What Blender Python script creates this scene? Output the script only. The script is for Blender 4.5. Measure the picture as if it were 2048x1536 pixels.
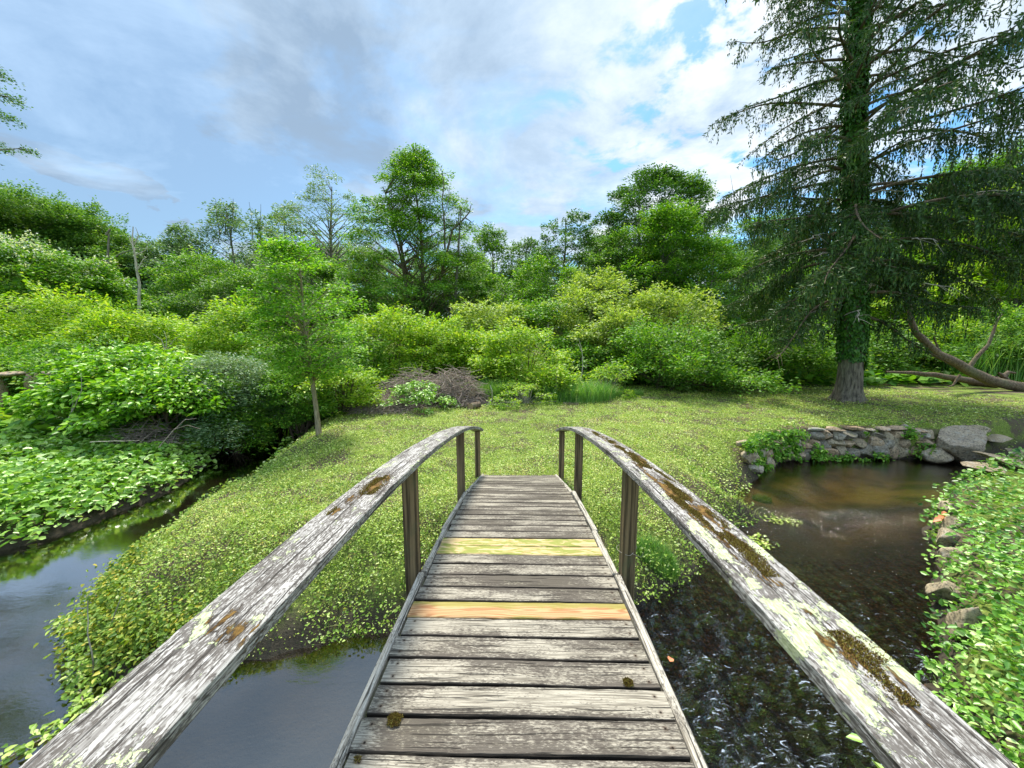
import bpy, bmesh, math, random
import numpy as np
from mathutils import Vector, Matrix
S=bpy.context.scene
for o in list(bpy.data.objects): bpy.data.objects.remove(o)
COL=S.collection
PI=math.pi
# ------------------------------------------------------------ camera, sky, sun
PITCH=math.atan(.13); F=740/2048.0; CAMZ=2.4
cam=bpy.data.cameras.new('camera'); co=bpy.data.objects.new('camera',cam); COL.objects.link(co)
cam.sensor_width=36; cam.lens=36*F; cam.clip_start=.05; cam.clip_end=3000
co.location=(0,0,CAMZ); co.rotation_euler=(PI/2-PITCH,0,0); S.camera=co
S.render.engine='CYCLES'; S.render.resolution_x=1024; S.render.resolution_y=768
S.view_settings.view_transform='Standard'; S.view_settings.look='None'
S.view_settings.exposure=0.55; S.view_settings.gamma=1
S.cycles.max_bounces=8; S.cycles.transparent_max_bounces=12; S.cycles.diffuse_bounces=3; S.cycles.caustics_refractive=False; S.cycles.caustics_reflective=False
SUN_EL=math.radians(60); SUN_AZ=math.radians(-12)      # azimuth from +Y towards +X
sl=bpy.data.lights.new('sun','SUN'); sl.energy=4.8; sl.angle=math.radians(10); sl.color=(1,.95,.84)
so=bpy.data.objects.new('sun',sl); COL.objects.link(so)
sd=Vector((math.sin(SUN_AZ)*math.cos(SUN_EL),math.cos(SUN_AZ)*math.cos(SUN_EL),math.sin(SUN_EL)))
so.rotation_euler=sd.to_track_quat('Z','Y').to_euler(); so.location=(0,0,40)

class NT:
    def __init__(s,nt): s.t=nt; s.n=nt.nodes; s.l=nt.links; s.n.clear()
    def new(s,ty,**k):
        n=s.n.new(ty)
        for a,b in k.items(): setattr(n,a,b)
        return n
    def inp(s,sock,v):
        if v is None: return
        if hasattr(v,'is_linked') or isinstance(v,bpy.types.NodeSocket): s.l.new(v,sock)
        else: sock.default_value=v
    def math(s,op,a,b=None,c=None,clamp=False):
        n=s.new('ShaderNodeMath',operation=op); n.use_clamp=clamp
        s.inp(n.inputs[0],a); s.inp(n.inputs[1],b)
        if c is not None: s.inp(n.inputs[2],c)
        return n.outputs[0]
    def mix(s,f,a,b,mode='MIX'):
        n=s.new('ShaderNodeMix',data_type='RGBA',blend_type=mode)
        s.inp(n.inputs['Factor'],f); s.inp(n.inputs[6],a if not isinstance(a,tuple) else (*a[:3],1)); s.inp(n.inputs[7],b if not isinstance(b,tuple) else (*b[:3],1))
        return n.outputs[2]
    def noise(s,vec,scale,detail=4,rough=.5,dist=0,out=0,dim='3D'):
        n=s.new('ShaderNodeTexNoise'); n.noise_dimensions=dim
        s.inp(n.inputs['Vector'],vec); n.inputs['Scale'].default_value=scale; n.inputs['Detail'].default_value=detail
        n.inputs['Roughness'].default_value=rough; n.inputs['Distortion'].default_value=dist
        return n.outputs[out]
    def ramp(s,f,stops,interp='LINEAR'):
        n=s.new('ShaderNodeValToRGB'); n.color_ramp.interpolation=interp
        e=n.color_ramp.elements
        while len(e)<len(stops): e.new(.5)
        for i,(p,c) in enumerate(stops):
            e[i].position=p; e[i].color=(c,c,c,1) if not isinstance(c,tuple) else (*c[:3],1)
        s.inp(n.inputs[0],f); return n.outputs[0]
    def sstep(s,f,a,b):
        n=s.new('ShaderNodeMapRange',interpolation_type='SMOOTHSTEP'); s.inp(n.inputs[0],f)
        n.inputs[1].default_value=a; n.inputs[2].default_value=b; return n.outputs[0]
    def vscale(s,vec,sc,loc=(0,0,0)):
        n=s.new('ShaderNodeMapping'); s.inp(n.inputs[0],vec); n.inputs['Scale'].default_value=sc
        s.inp(n.inputs['Location'],loc); return n.outputs[0]

def make_world():
    w=bpy.data.worlds.new('World'); S.world=w; w.use_nodes=True; N=NT(w.node_tree)
    sky=N.new('ShaderNodeTexSky',sky_type='NISHITA'); sky.sun_disc=False; sky.sun_elevation=SUN_EL; sky.sun_rotation=SUN_AZ
    sky.air_density=1.2; sky.dust_density=.6; sky.ozone_density=2.0
    tc=N.new('ShaderNodeTexCoord'); sep=N.new('ShaderNodeSeparateXYZ'); N.l.new(tc.outputs['Generated'],sep.inputs[0])
    z=N.math('ADD',N.math('MAXIMUM',sep.outputs[2],0.0),.14)
    px=N.math('DIVIDE',sep.outputs[0],z); py=N.math('DIVIDE',sep.outputs[1],z)
    cb=N.new('ShaderNodeCombineXYZ'); N.l.new(px,cb.inputs[0]); N.l.new(py,cb.inputs[1]); v=cb.outputs[0]
    vv=N.vscale(v,(1,1,1),(3.1,1.7,0))
    big=N.noise(vv,.55,3,.5,.3); med=N.noise(vv,1.5,7,.58,.5); small=N.noise(vv,5.5,5,.6,.2)
    # cumulus lumps low on the horizon come from un-projected direction noise
    low=N.noise(N.vscale(tc.outputs['Generated'],(1,1,2.2),(5.3,.6,.2)),4.2,8,.55,.15)
    lowmask=N.sstep(sep.outputs[2],.42,.12)
    right=N.sstep(sep.outputs[0],-.1,.5)
    dens=N.math('ADD',N.math('MULTIPLY',big,.55),N.math('MULTIPLY',med,.55))
    dens=N.math('ADD',dens,N.math('MULTIPLY',N.math('SUBTRACT',small,.5),N.math('MULTIPLY',right,1.5)))
    hi=N.sstep(dens,.38,.57)
    lo=N.sstep(low,.485,.555)
    cover=N.mix(lowmask,hi,lo)
    left=N.sstep(N.math('ADD',sep.outputs[0],N.math('MULTIPLY',sep.outputs[2],-1.1)),.1,-1.0)
    cover=N.math('MAXIMUM',cover,N.math('MULTIPLY',left,.8))
    # light and shade of the clouds: thick grey deck overhead and to the left, thin bright cells to the right
    shade=N.noise(N.vscale(v,(1,1,1),(8.2,4.4,0)),1.25,8,.62,.35)
    shade=N.math('ADD',shade,N.math('MULTIPLY',N.math('SUBTRACT',N.noise(tc.outputs['Generated'],5,6,.6),.5),.35))
    thick=N.math('SUBTRACT',shade,N.math('MULTIPLY',sep.outputs[0],.30))
    thick=N.math('ADD',thick,N.math('MULTIPLY',N.math('SUBTRACT',small,.5),N.math('MULTIPLY',right,-.7))); thick=N.math('ADD',thick,N.math('MULTIPLY',N.math('SUBTRACT',low,.56),N.math('MULTIPLY',lowmask,-.9)))
    ccol=N.ramp(thick,[(.26,(.74,.80,.85)),(.40,(.55,.65,.75)),(.52,(.40,.52,.66)),(.72,(.25,.35,.48))])
    sky_fill=N.math('ADD',1.0,N.math('MULTIPLY',N.sstep(sep.outputs[2],.62,.95),.9))  # unseen sky overhead and behind the camera brightened as fill light
    sky_fill=N.math('ADD',sky_fill,N.math('MULTIPLY',N.sstep(sep.outputs[1],-.1,-.7),.6))
    bg1=N.new('ShaderNodeBackground'); N.inp(bg1.inputs[0],N.mix(1,sky.outputs[0],(.62,1.0,1.2),'MULTIPLY')); bg1.inputs[1].default_value=.13
    bg2=N.new('ShaderNodeBackground'); N.inp(bg2.inputs[0],ccol); N.inp(bg2.inputs[1],sky_fill)
    mx=N.new('ShaderNodeMixShader'); N.inp(mx.inputs[0],cover); N.l.new(bg1.outputs[0],mx.inputs[1]); N.l.new(bg2.outputs[0],mx.inputs[2])
    out=N.new('ShaderNodeOutputWorld'); N.l.new(mx.outputs[0],out.inputs[0])
make_world()

# ------------------------------------------------------------ helpers
def at(px,py,Y):
    u=(px-1024)/740; v=(py-768)/740; s,c=math.sin(PITCH),math.cos(PITCH)
    t=Y/(c-v*s); return Vector((u*t,Y,CAMZ-t*(s+v*c)))
def rng_(seed): return np.random.default_rng(seed)
def lerp(a,b,t): return a+(b-a)*t
def hash2(ix,iy,seed):
    n=(ix*374761393+iy*668265263+seed*1442695041)&0x7fffffff
    n=((n^(n>>13))*1274126177)&0x7fffffff
    return ((n^(n>>16))&0xffff)/65535.0
def vnoise(x,y,sc,seed=0,octv=3):
    x=np.asarray(x,float)*sc; y=np.asarray(y,float)*sc; out=0; a=1; tot=0
    for k in range(octv):
        ix=np.floor(x).astype(np.int64); iy=np.floor(y).astype(np.int64); fx=x-ix; fy=y-iy
        fx=fx*fx*(3-2*fx); fy=fy*fy*(3-2*fy)
        h=lambda a_,b_:hash2(ix+a_,iy+b_,seed+k*17)
        out=out+a*((h(0,0)*(1-fx)+h(1,0)*fx)*(1-fy)+(h(0,1)*(1-fx)+h(1,1)*fx)*fy); tot+=a; a*=.5; x=x*2.03+7; y=y*2.03+3
    return out/tot
def sst(a,b,x):
    t=np.clip((np.asarray(x,float)-a)/(b-a),0,1); return t*t*(3-2*t)
def tag(o,label=None,cat=None,group=None,kind=None):
    for k,v in (('label',label),('category',cat),('group',group),('kind',kind)):
        if v: o[k]=v
    return o
def empty(name,loc,label,cat,group=None,rz=0,sc=1):
    o=bpy.data.objects.new(name,None); COL.objects.link(o); o.location=loc; o.rotation_euler=(0,0,rz)
    o.scale=(sc,sc,sc) if not isinstance(sc,tuple) else sc
    o.empty_display_size=.1; return tag(o,label,cat,group)
def link(name,me,mats,parent=None):
    o=bpy.data.objects.new(name,me); COL.objects.link(o)
    if not isinstance(mats,(list,tuple)): mats=[mats]
    for m in mats:
        if m.name not in [x.name for x in me.materials if x]: me.materials.append(m)
    if parent is not None: o.parent=parent
    return o
def fast_mesh(name,V,F,rnd=None,smooth=False,uv=None,mi=None):
    """V (n,3); F (m,k) all faces with the same corner count; rnd per vertex"""
    me=bpy.data.meshes.new(name); n=len(V); m,k=F.shape
    me.vertices.add(n); me.vertices.foreach_set('co',np.ascontiguousarray(V,dtype=np.float32).ravel())
    me.loops.add(m*k); me.loops.foreach_set('vertex_index',F.astype(np.int32).ravel())
    me.polygons.add(m); me.polygons.foreach_set('loop_start',np.arange(0,m*k,k,dtype=np.int32))
    me.polygons.foreach_set('loop_total',np.full(m,k,dtype=np.int32))
    if smooth: me.polygons.foreach_set('use_smooth',np.ones(m,bool))
    if mi is not None: me.polygons.foreach_set('material_index',mi.astype(np.int32))
    me.update(calc_edges=True)
    if rnd is not None:
        a=me.attributes.new('rnd','FLOAT','POINT'); a.data.foreach_set('value',np.ascontiguousarray(rnd,dtype=np.float32))
    if uv is not None:
        l=me.uv_layers.new(name='UVMap'); l.data.foreach_set('uv',np.ascontiguousarray(uv[F.ravel()],dtype=np.float32).ravel())
    return me
def norm(a): return a/np.maximum(np.linalg.norm(a,axis=1,keepdims=True),1e-9)
def leaf_arrays(pos,dr,nr,L,W,rnd,shape='diamond',fold=.18):
    dr=norm(dr); side=norm(np.cross(dr,nr)); nr=np.cross(side,dr)
    L=L[:,None]; W=W[:,None]; n=len(pos)
    if shape=='diamond':
        v=np.stack([pos,pos+dr*L*.45+side*W*.5+nr*W*fold,pos+dr*L,pos+dr*L*.45-side*W*.5+nr*W*fold],1)
        base=(np.arange(n)*4)[:,None]; f=np.concatenate([base+np.array([0,1,2]),base+np.array([0,2,3])],0)
        return v.reshape(-1,3),f,np.repeat(rnd,4)
    # rounded broad leaf, folded along the midrib, tip bent down
    tip=pos+dr*L-nr*L*.18
    v=np.stack([pos,pos+dr*L*.18+side*W*.42+nr*W*fold,pos+dr*L*.6+side*W*.40+nr*W*fold*.6,tip,pos+dr*L*.6-side*W*.40+nr*W*fold*.6,pos+dr*L*.18-side*W*.42+nr*W*fold],1)
    base=(np.arange(n)*6)[:,None]; f=np.concatenate([base+np.array([0,1,2,3]),base+np.array([0,3,4,5])],0)
    return v.reshape(-1,3),f,np.repeat(rnd,6)
def tube(pts,rad,sides=6,cap=True):
    pts=np.array(pts,float); n=len(pts); rad=np.broadcast_to(np.array(rad,float),(n,)) if np.ndim(rad)==0 else np.array(rad,float)
    T=np.gradient(pts,axis=0); T=norm(T); ref=np.array([0,0,1.]) if abs(T[0][2])<.9 else np.array([1.,0,0])
    A=norm(np.cross(T,ref)); B=np.cross(T,A)
    th=np.arange(sides)/sides*2*PI
    V=pts[:,None,:]+rad[:,None,None]*(np.cos(th)[None,:,None]*A[:,None,:]+np.sin(th)[None,:,None]*B[:,None,:])
    V=V.reshape(-1,3); F=[]
    i=np.arange(n-1)[:,None]*sides; j=np.arange(sides)[None,:]; jn=(j+1)%sides
    F=np.stack([i+j,i+jn,i+sides+jn,i+sides+j],-1).reshape(-1,4)
    if cap:
        V=np.concatenate([V,pts[:1],pts[-1:]]); c0=len(V)-2; c1=c0+1; jj=np.arange(sides); jn=(jj+1)%sides
        F=np.concatenate([F,np.stack([jn,jj,np.full(sides,c0),np.full(sides,c0)],1)[:, [0,1,2,2]],np.stack([(n-1)*sides+jj,(n-1)*sides+jn,np.full(sides,c1)],1)[:,[0,1,2,2]]])
    return V,F
class Acc:
    def __init__(s): s.V=[];s.F=[];s.R=[];s.n=0
    def add(s,V,F,R=None):
        s.V.append(V); s.F.append(F+s.n); s.R.append(np.full(len(V),.5) if R is None else R); s.n+=len(V)
    def tube(s,pts,rad,sides=6): s.add(*tube(pts,rad,sides,cap=False))
    def mesh(s,name,smooth=False):
        return fast_mesh(name,np.concatenate(s.V),np.concatenate(s.F),np.concatenate(s.R),smooth)

# ------------------------------------------------------------ materials
def mat(name):
    m=bpy.data.materials.new(name); m.use_nodes=True; return m,NT(m.node_tree)
def finish(N,bsdf):
    o=N.new('ShaderNodeOutputMaterial'); N.l.new(bsdf,o.inputs[0])
def pbsdf(N,col,rough=.7,bump=None,bstr=.3,bdist=.02,spec=.4):
    p=N.new('ShaderNodeBsdfPrincipled'); N.inp(p.inputs['Base Color'],(*col[:3],1) if isinstance(col,tuple) else col); N.inp(p.inputs['Roughness'],rough)
    p.inputs['Specular IOR Level'].default_value=spec
    if bump is not None:
        b=N.new('ShaderNodeBump'); b.inputs['Strength'].default_value=bstr; b.inputs['Distance'].default_value=bdist
        N.inp(b.inputs['Height'],bump); N.l.new(b.outputs[0],p.inputs['Normal'])
    return p.outputs[0]
def leaf_mat(name,stops,trans=.35,rough=.5,spec=.35):
    m,N=mat(name); a=N.new('ShaderNodeAttribute',attribute_name='rnd')
    col=N.ramp(a.outputs['Fac'],stops)
    p=pbsdf(N,col,rough,spec=spec)
    t=N.new('ShaderNodeBsdfTranslucent'); N.inp(t.inputs[0],N.mix(1,col,(1.25,1.25,.45),'MULTIPLY'))
    mx=N.new('ShaderNodeMixShader'); mx.inputs[0].default_value=trans; N.l.new(p,mx.inputs[1]); N.l.new(t.outputs[0],mx.inputs[2])
    finish(N,mx.outputs[0]); return m
ML={
 'lime':leaf_mat('leaf_lime',[(0,(.07,.19,.012)),(.35,(.20,.39,.02)),(.65,(.36,.54,.035)),(1,(.62,.68,.12))],.40),
 'mid':leaf_mat('leaf_mid',[(0,(.03,.11,.012)),(.4,(.11,.28,.02)),(.7,(.21,.42,.035)),(1,(.42,.56,.09))],.36),
 'green':leaf_mat('leaf_green',[(0,(.04,.12,.025)),(.5,(.12,.27,.04)),(1,(.30,.46,.08))],.34),
 'dark':leaf_mat('leaf_dark',[(0,(.03,.09,.02)),(.5,(.08,.20,.035)),(1,(.19,.35,.07))],.30),
 'blue':leaf_mat('leaf_haze_tint',[(0,(.06,.14,.06)),(.5,(.14,.26,.11)),(1,(.28,.42,.18))],.30),  # bluish distance haze put into the leaf colour
 'silver':leaf_mat('leaf_silver',[(0,(.10,.20,.08)),(.5,(.19,.31,.15)),(1,(.34,.45,.25))],.3),
 'spruce':leaf_mat('needles',[(0,(.018,.050,.012)),(.5,(.050,.115,.024)),(.88,(.12,.21,.040)),(1,(.20,.18,.06))],.15),
 'lawn':leaf_mat('leaf_lawn',[(0,(.06,.06,.025)),(.15,(.08,.16,.02)),(.42,(.30,.44,.05)),(.72,(.50,.62,.12)),(.92,(.72,.77,.36)),(1,(.60,.46,.10))],.25,.5),
 'vine':leaf_mat('leaf_vine',[(0,(.06,.18,.015)),(.4,(.19,.40,.035)),(.75,(.36,.57,.11)),(1,(.52,.68,.28))],.25,.38,.5),
 'bank':leaf_mat('leaf_bank',[(0,(.035,.13,.012)),(.4,(.12,.31,.03)),(.75,(.26,.48,.065)),(1,(.52,.66,.26))],.20,.38,.5),
 'yellow':leaf_mat('leaf_yellowing',[(0,(.06,.15,.015)),(.5,(.19,.31,.03)),(.85,(.42,.42,.05)),(1,(.60,.50,.07))],.3),
 'knot':leaf_mat('leaf_knotweed',[(0,(.05,.17,.01)),(.4,(.17,.40,.018)),(.75,(.34,.58,.05)),(1,(.58,.70,.22))],.35,.4,.45),
 'fresh':leaf_mat('leaf_fresh',[(0,(.05,.17,.015)),(.4,(.15,.38,.02)),(.7,(.27,.52,.04)),(1,(.48,.65,.10))],.42),
 'edge':leaf_mat('leaf_edge',[(0,(.06,.14,.015)),(.4,(.21,.37,.035)),(.75,(.42,.56,.11)),(1,(.66,.72,.32))],.28),
 'willow':leaf_mat('leaf_willow',[(0,(.10,.20,.03)),(.4,(.27,.40,.06)),(.75,(.45,.57,.14)),(1,(.66,.72,.30))],.38),
 'ivy':leaf_mat('leaf_ivy',[(0,(.03,.10,.012)),(.5,(.06,.18,.02)),(1,(.14,.30,.04))],.2,.35),
 'flower':leaf_mat('petal_white',[(0,(.7,.72,.6)),(1,(.85,.86,.78))],.3),
 'grass':leaf_mat('blade',[(0,(.08,.22,.03)),(.5,(.16,.36,.06)),(.9,(.28,.48,.13)),(1,(.5,.5,.2))],.3),
 'straw':leaf_mat('dry_blade',[(0,(.20,.16,.10)),(1,(.42,.35,.23))],.1,.8),
 'orange':leaf_mat('leaf_orange',[(0,(.75,.22,.10)),(1,(.85,.32,.16))],.2),
}
def bark_mat(name,c1,c2,sc=1.0,bs=.6):
    m,N=mat(name); tc=N.new('ShaderNodeTexCoord')
    v=N.vscale(tc.outputs['Object'],(9*sc,9*sc,1.6*sc)); n1=N.noise(v,2.2,8,.65,.4); n2=N.noise(tc.outputs['Object'],1.7*sc,4,.6)
    f=N.ramp(n1,[(.35,0.0),(.62,1.0)]); col=N.mix(f,c1,c2); col=N.mix(N.math('MULTIPLY',N.sstep(n2,.5,.7),.35),col,(.16,.19,.10))
    finish(N,pbsdf(N,col,.9,n1,bs,.04,.2)); return m
MB={'grey':bark_mat('bark_grey',(.07,.06,.05),(.26,.23,.19)),'spruce':bark_mat('bark_spruce',(.055,.045,.036),(.27,.225,.17),.9,1.0),
    'pale':bark_mat('bark_pale',(.25,.22,.17),(.55,.50,.42)),'brown':bark_mat('bark_brown',(.06,.045,.03),(.20,.15,.10)),
    'log':bark_mat('bark_log',(.06,.045,.032),(.22,.165,.115),1.2,.9),'twig':bark_mat('twig_dry',(.22,.17,.14),(.48,.39,.33),3),
    'sapling':bark_mat('bark_sapling',(.16,.13,.08),(.42,.35,.22),2)}
def stone_mat():
    m,N=mat('stone'); tc=N.new('ShaderNodeTexCoord'); oi=N.new('ShaderNodeAttribute',attribute_name='rnd')
    ge=N.new('ShaderNodeNewGeometry')
    pos=ge.outputs['Position']
    n1=N.noise(pos,3.5,9,.68,.3); n2=N.noise(pos,28,6,.7); n3=N.noise(pos,8,6,.65,.5)
    base=N.ramp(oi.outputs['Fac'],[(0,(.17,.155,.125)),(.35,(.33,.27,.18)),(.6,(.33,.26,.17)),(.8,(.37,.25,.155)),(1,(.34,.32,.26))])
    col=N.mix(N.sstep(n1,.35,.65),base,N.mix(1,base,(1.35,1.35,1.3),'MULTIPLY'))
    col=N.mix(N.math('MULTIPLY',N.sstep(n2,.48,.60),.7),col,(.05,.045,.035)); col=N.mix(N.math('MULTIPLY',N.sstep(n3,.46,.36),.45),col,(.42,.41,.36))
    col=N.mix(N.math('MULTIPLY',N.sstep(n3,.56,.66),.55),col,(.10,.11,.045))
    h=N.math('ADD',n1,N.math('MULTIPLY',n2,.3))
    # wet dark band just over the waterline
    sp=N.new('ShaderNodeSeparateXYZ'); N.l.new(pos,sp.inputs[0]); wet=N.sstep(N.math('ADD',sp.outputs[2],N.math('MULTIPLY',n3,.12)),-.62,-.74)
    col=N.mix(N.math('MULTIPLY',wet,.7),col,(.035,.03,.02))
    finish(N,pbsdf(N,col,.8,h,.7,.05,.3)); return m
M_STONE=stone_mat()

def wood_mat(name,kind):
    m,N=mat(name); uv=N.new('ShaderNodeUVMap'); oi=N.new('ShaderNodeObjectInfo')
    off=N.new('ShaderNodeCombineXYZ'); r=oi.outputs['Random']; N.inp(off.inputs[0],N.math('MULTIPLY',r,37.)); N.inp(off.inputs[1],N.math('MULTIPLY',r,91.))
    a=N.new('ShaderNodeVectorMath',operation='ADD'); N.l.new(uv.outputs[0],a.inputs[0]); N.l.new(off.outputs[0],a.inputs[1]); u=a.outputs[0]
    warp=N.noise(N.vscale(u,(1.1,7,1)),1.0,3,.5,0,1)
    wv=N.new('ShaderNodeVectorMath',operation='MULTIPLY_ADD'); N.l.new(warp,wv.inputs[0]); wv.inputs[1].default_value=(0,.022,0); N.l.new(u,wv.inputs[2]); u2=wv.outputs[0]
    grain=N.noise(N.vscale(u2,(4.5,130,1)),1,7,.62)            # fibres
    rings=N.noise(N.vscale(u2,(.9,30,1)),1,4,.55)
    crack=N.noise(N.vscale(u2,(2.2,75,1),(9,3,0)),1,3,.5)
    fleck=N.noise(N.vscale(u2,(46,165,1)),1,5,.7)
    blot=N.noise(N.vscale(u,(3.2,6.0,1)),1.3,9,.68,.3)
    big=N.noise(N.vscale(u,(.9,2.4,1),(4,8,0)),1.0,3,.5)
    cr=N.sstep(crack,.415,.36)
    if kind in('deck','rail','trim'):
        L={'deck':((.16,.14,.11),(.43,.39,.315)),'rail':((.18,.165,.15),(.50,.48,.45)),'trim':((.24,.21,.165),(.58,.54,.46))}[kind]
        col=N.mix(N.sstep(grain,.36,.60),*L)
        if kind=='deck': col=N.mix(N.math('MULTIPLY',N.sstep(big,.5,.72),.5),col,(.27,.25,.16))
        d=N.math('ADD',N.math('MULTIPLY',blot,.45),N.math('MULTIPLY',fleck,.55)); d=N.math('ADD',d,N.math('MULTIPLY',N.math('SUBTRACT',grain,.5),.25))
        if kind=='deck':
            sx=N.new('ShaderNodeSeparateXYZ'); N.l.new(uv.outputs[0],sx.inputs[0]); ee=N.math('POWER',N.math('ABSOLUTE',N.math('DIVIDE',N.math('SUBTRACT',sx.outputs[0],.61),.61)),4.0)
            d=N.math('ADD',d,N.math('MULTIPLY',N.math('SUBTRACT',big,.5),.55)); d=N.math('ADD',d,N.math('MULTIPLY',ee,-.06)); vm=N.math('ABSOLUTE',N.math('SUBTRACT',sx.outputs[1],.094)); edg=N.sstep(vm,.059,.065); d=N.math('ADD',d,N.math('MULTIPLY',N.sstep(vm,.035,.062),.06))
            dm=N.sstep(d,.435,.535); dk=(.06,.048,.040); k=.84
        elif kind=='rail': d=N.math('ADD',N.math('MULTIPLY',blot,.40),N.math('MULTIPLY',fleck,.68)); dm=N.sstep(d,.522,.560); dk=(.085,.072,.062); k=.86
        else: dm=N.sstep(d,.505,.60); dk=(.06,.05,.04); k=.8
        col=N.mix(N.math('MULTIPLY',dm,k),col,dk)
        col=N.mix(N.math('MULTIPLY',cr,.85),col,(.03,.025,.02))
        if kind=='deck':
            col=N.mix(edg,col,(.02,.016,.012))
            nx_=N.math('SUBTRACT',N.math('ABSOLUTE',N.math('SUBTRACT',sx.outputs[0],.61)),.565); ny_=N.math('SUBTRACT',vm,.034)
            nd=N.math('SQRT',N.math('ADD',N.math('MULTIPLY',nx_,nx_),N.math('MULTIPLY',ny_,ny_)))
            col=N.mix(N.math('MULTIPLY',N.sstep(nd,.016,.004),.6),col,(.08,.05,.03)); col=N.mix(N.sstep(nd,.0052,.0038),col,(.02,.014,.01))
        h=N.math('ADD',N.math('MULTIPLY',grain,.8),N.math('MULTIPLY',cr,-.9)); h=N.math('ADD',h,N.math('MULTIPLY',fleck,.25)); rough=.85; bs=.85
    elif kind=='post':
        col=N.mix(N.sstep(rings,.38,.6),(.055,.04,.022),(.23,.165,.09)); col=N.mix(N.math('MULTIPLY',N.sstep(blot,.5,.7),.55),col,(.09,.11,.055))
        col=N.mix(N.math('MULTIPLY',cr,.5),col,(.02,.015,.01)); h=grain; rough=.8; bs=.4
    else:                                                    # newer replacement boards
        ring=N.math('ADD',N.math('MULTIPLY',N.math('SINE',N.math('MULTIPLY',N.noise(N.vscale(u2,(1.3,9,1)),1,2,.4),95.0)),.5),.5)
        lo,hi=((.36,.17,.07),(.52,.31,.15)) if kind=='new' else ((.42,.29,.13),(.55,.42,.22))
        col=N.mix(N.sstep(ring,.0,.9),lo,hi)
        col=N.mix(N.math('MULTIPLY',N.sstep(grain,.5,.7),.25),col,(.70,.58,.40))
        sp=N.new('ShaderNodeSeparateXYZ'); N.l.new(uv.outputs[0],sp.inputs[0])
        if kind=='new':
            alg=N.sstep(N.math('ADD',N.math('MULTIPLY',blot,.7),N.math('MULTIPLY',N.math('ABSOLUTE',N.math('SUBTRACT',sp.outputs[1],.065)),4.2)),.48,.64); alg=N.math('MULTIPLY',alg,.6)
        else:
            alg=N.sstep(N.noise(N.vscale(u,(5,14,1)),1,7,.6,1.6),.44,.54); alg=N.math('MULTIPLY',alg,.82)
        col=N.mix(alg,col,(.19,.235,.03)); col=N.mix(N.math('MULTIPLY',N.sstep(fleck,.62,.7),.5),col,(.06,.06,.03))
        h=grain; rough=.7; bs=.3
    if kind=='rail':
        at_=N.new('ShaderNodeAttribute',attribute_name='moss'); at2=N.new('ShaderNodeAttribute',attribute_name='lichen')
        ln=N.noise(N.vscale(u,(30,36,1),(3,1,0)),1,5,.7,.8); lv=N.noise(N.vscale(u,(7,12,1),(5,1,0)),1,6,.65,.5)
        lm=N.sstep(N.math('ADD',N.math('ADD',N.math('MULTIPLY',lv,.65),N.math('MULTIPLY',ln,.35)),N.math('MULTIPLY',N.math('MINIMUM',at2.outputs['Fac'],1.0),.115)),.585,.605)
        col=N.mix(lm,col,N.mix(N.sstep(fleck,.4,.65),(.36,.40,.22),(.66,.69,.46)))
        mm=N.sstep(N.math('ADD',N.noise(N.vscale(u,(9,30,1),(1,1,0)),1,7,.68,.4),N.math('MULTIPLY',at_.outputs['Fac'],.28)),.66,.72)
        col=N.mix(mm,col,N.mix(N.sstep(ln,.35,.65),(.06,.03,.008),(.26,.15,.035)))
        h=N.math('ADD',h,N.math('MULTIPLY',mm,N.math('ADD',1.2,N.math('MULTIPLY',fleck,1.5)))); h=N.math('ADD',h,N.math('MULTIPLY',lm,N.math('MULTIPLY',ln,1.4)))
    finish(N,pbsdf(N,col,rough,h,bs,.006 if kind!='post' else .004,.25)); return m
MW={k:wood_mat('wood_'+k,k) for k in('deck','rail','trim','post','new','newgreen')}

# ------------------------------------------------------------ terrain
WATER=[(-7.63,5.14),(-7.37,5.41),(-7.3,6.04),(-7.18,6.6),(-7.05,7.27),(-7.37,8.4),(-7.88,9.49),(-8.4,10.6),(-9.2,12.4),(-10.5,15),(-12.5,18),(-11.2,18.6),(-9,15.2),(-7.6,12.6),(-6.6,11.15),
 (-6.03,9.29),(-5.85,8.24),(-5.5,6.5),(-5.51,5.34),(-5.32,4.62),(-5.03,4.14),(-4.71,3.68),(-4.35,3.3),(-3.83,3.01),(-3.3,3.1),(-2.67,3.24),(-2.2,3.42),(-1.33,3.64),(-.6,3.95),(0,4.15),(.8,4.1),(1.6,4.1),
 (2.2,4.45),(2.59,4.73),(3.1,5.34),(3.9,5.9),(4.5,6.12),(4.15,6.6),(4.6,7.1),(5.3,7.8),(5.9,8.5),(6.7,9.05),(7.8,9.36),(8.86,9.42),(10.0,9.40),(10.83,9.36),(11.93,9.2),(13.76,9.75),(16,10.6),(22,12),(40,13),(40,12.2),(22,11.2),(16,9.7),(13.4,9.0),
 (11.4,8.5),(10.14,7.94),(8.17,6.7),(7.05,5.95),(5.96,4.84),(5.17,4.14),(4.4,3.42),(3.61,2.8),(3.16,2.37),(2.9,1),(2.6,-1),(2.2,-2.2),(0,-2.8),(-2,-2.9),(-5,-2),(-9,-.5),(-14,1),(-40,3),(-40,7.5),(-14,5.2),(-9.5,4.6)]
WP=np.array(WATER)
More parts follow.
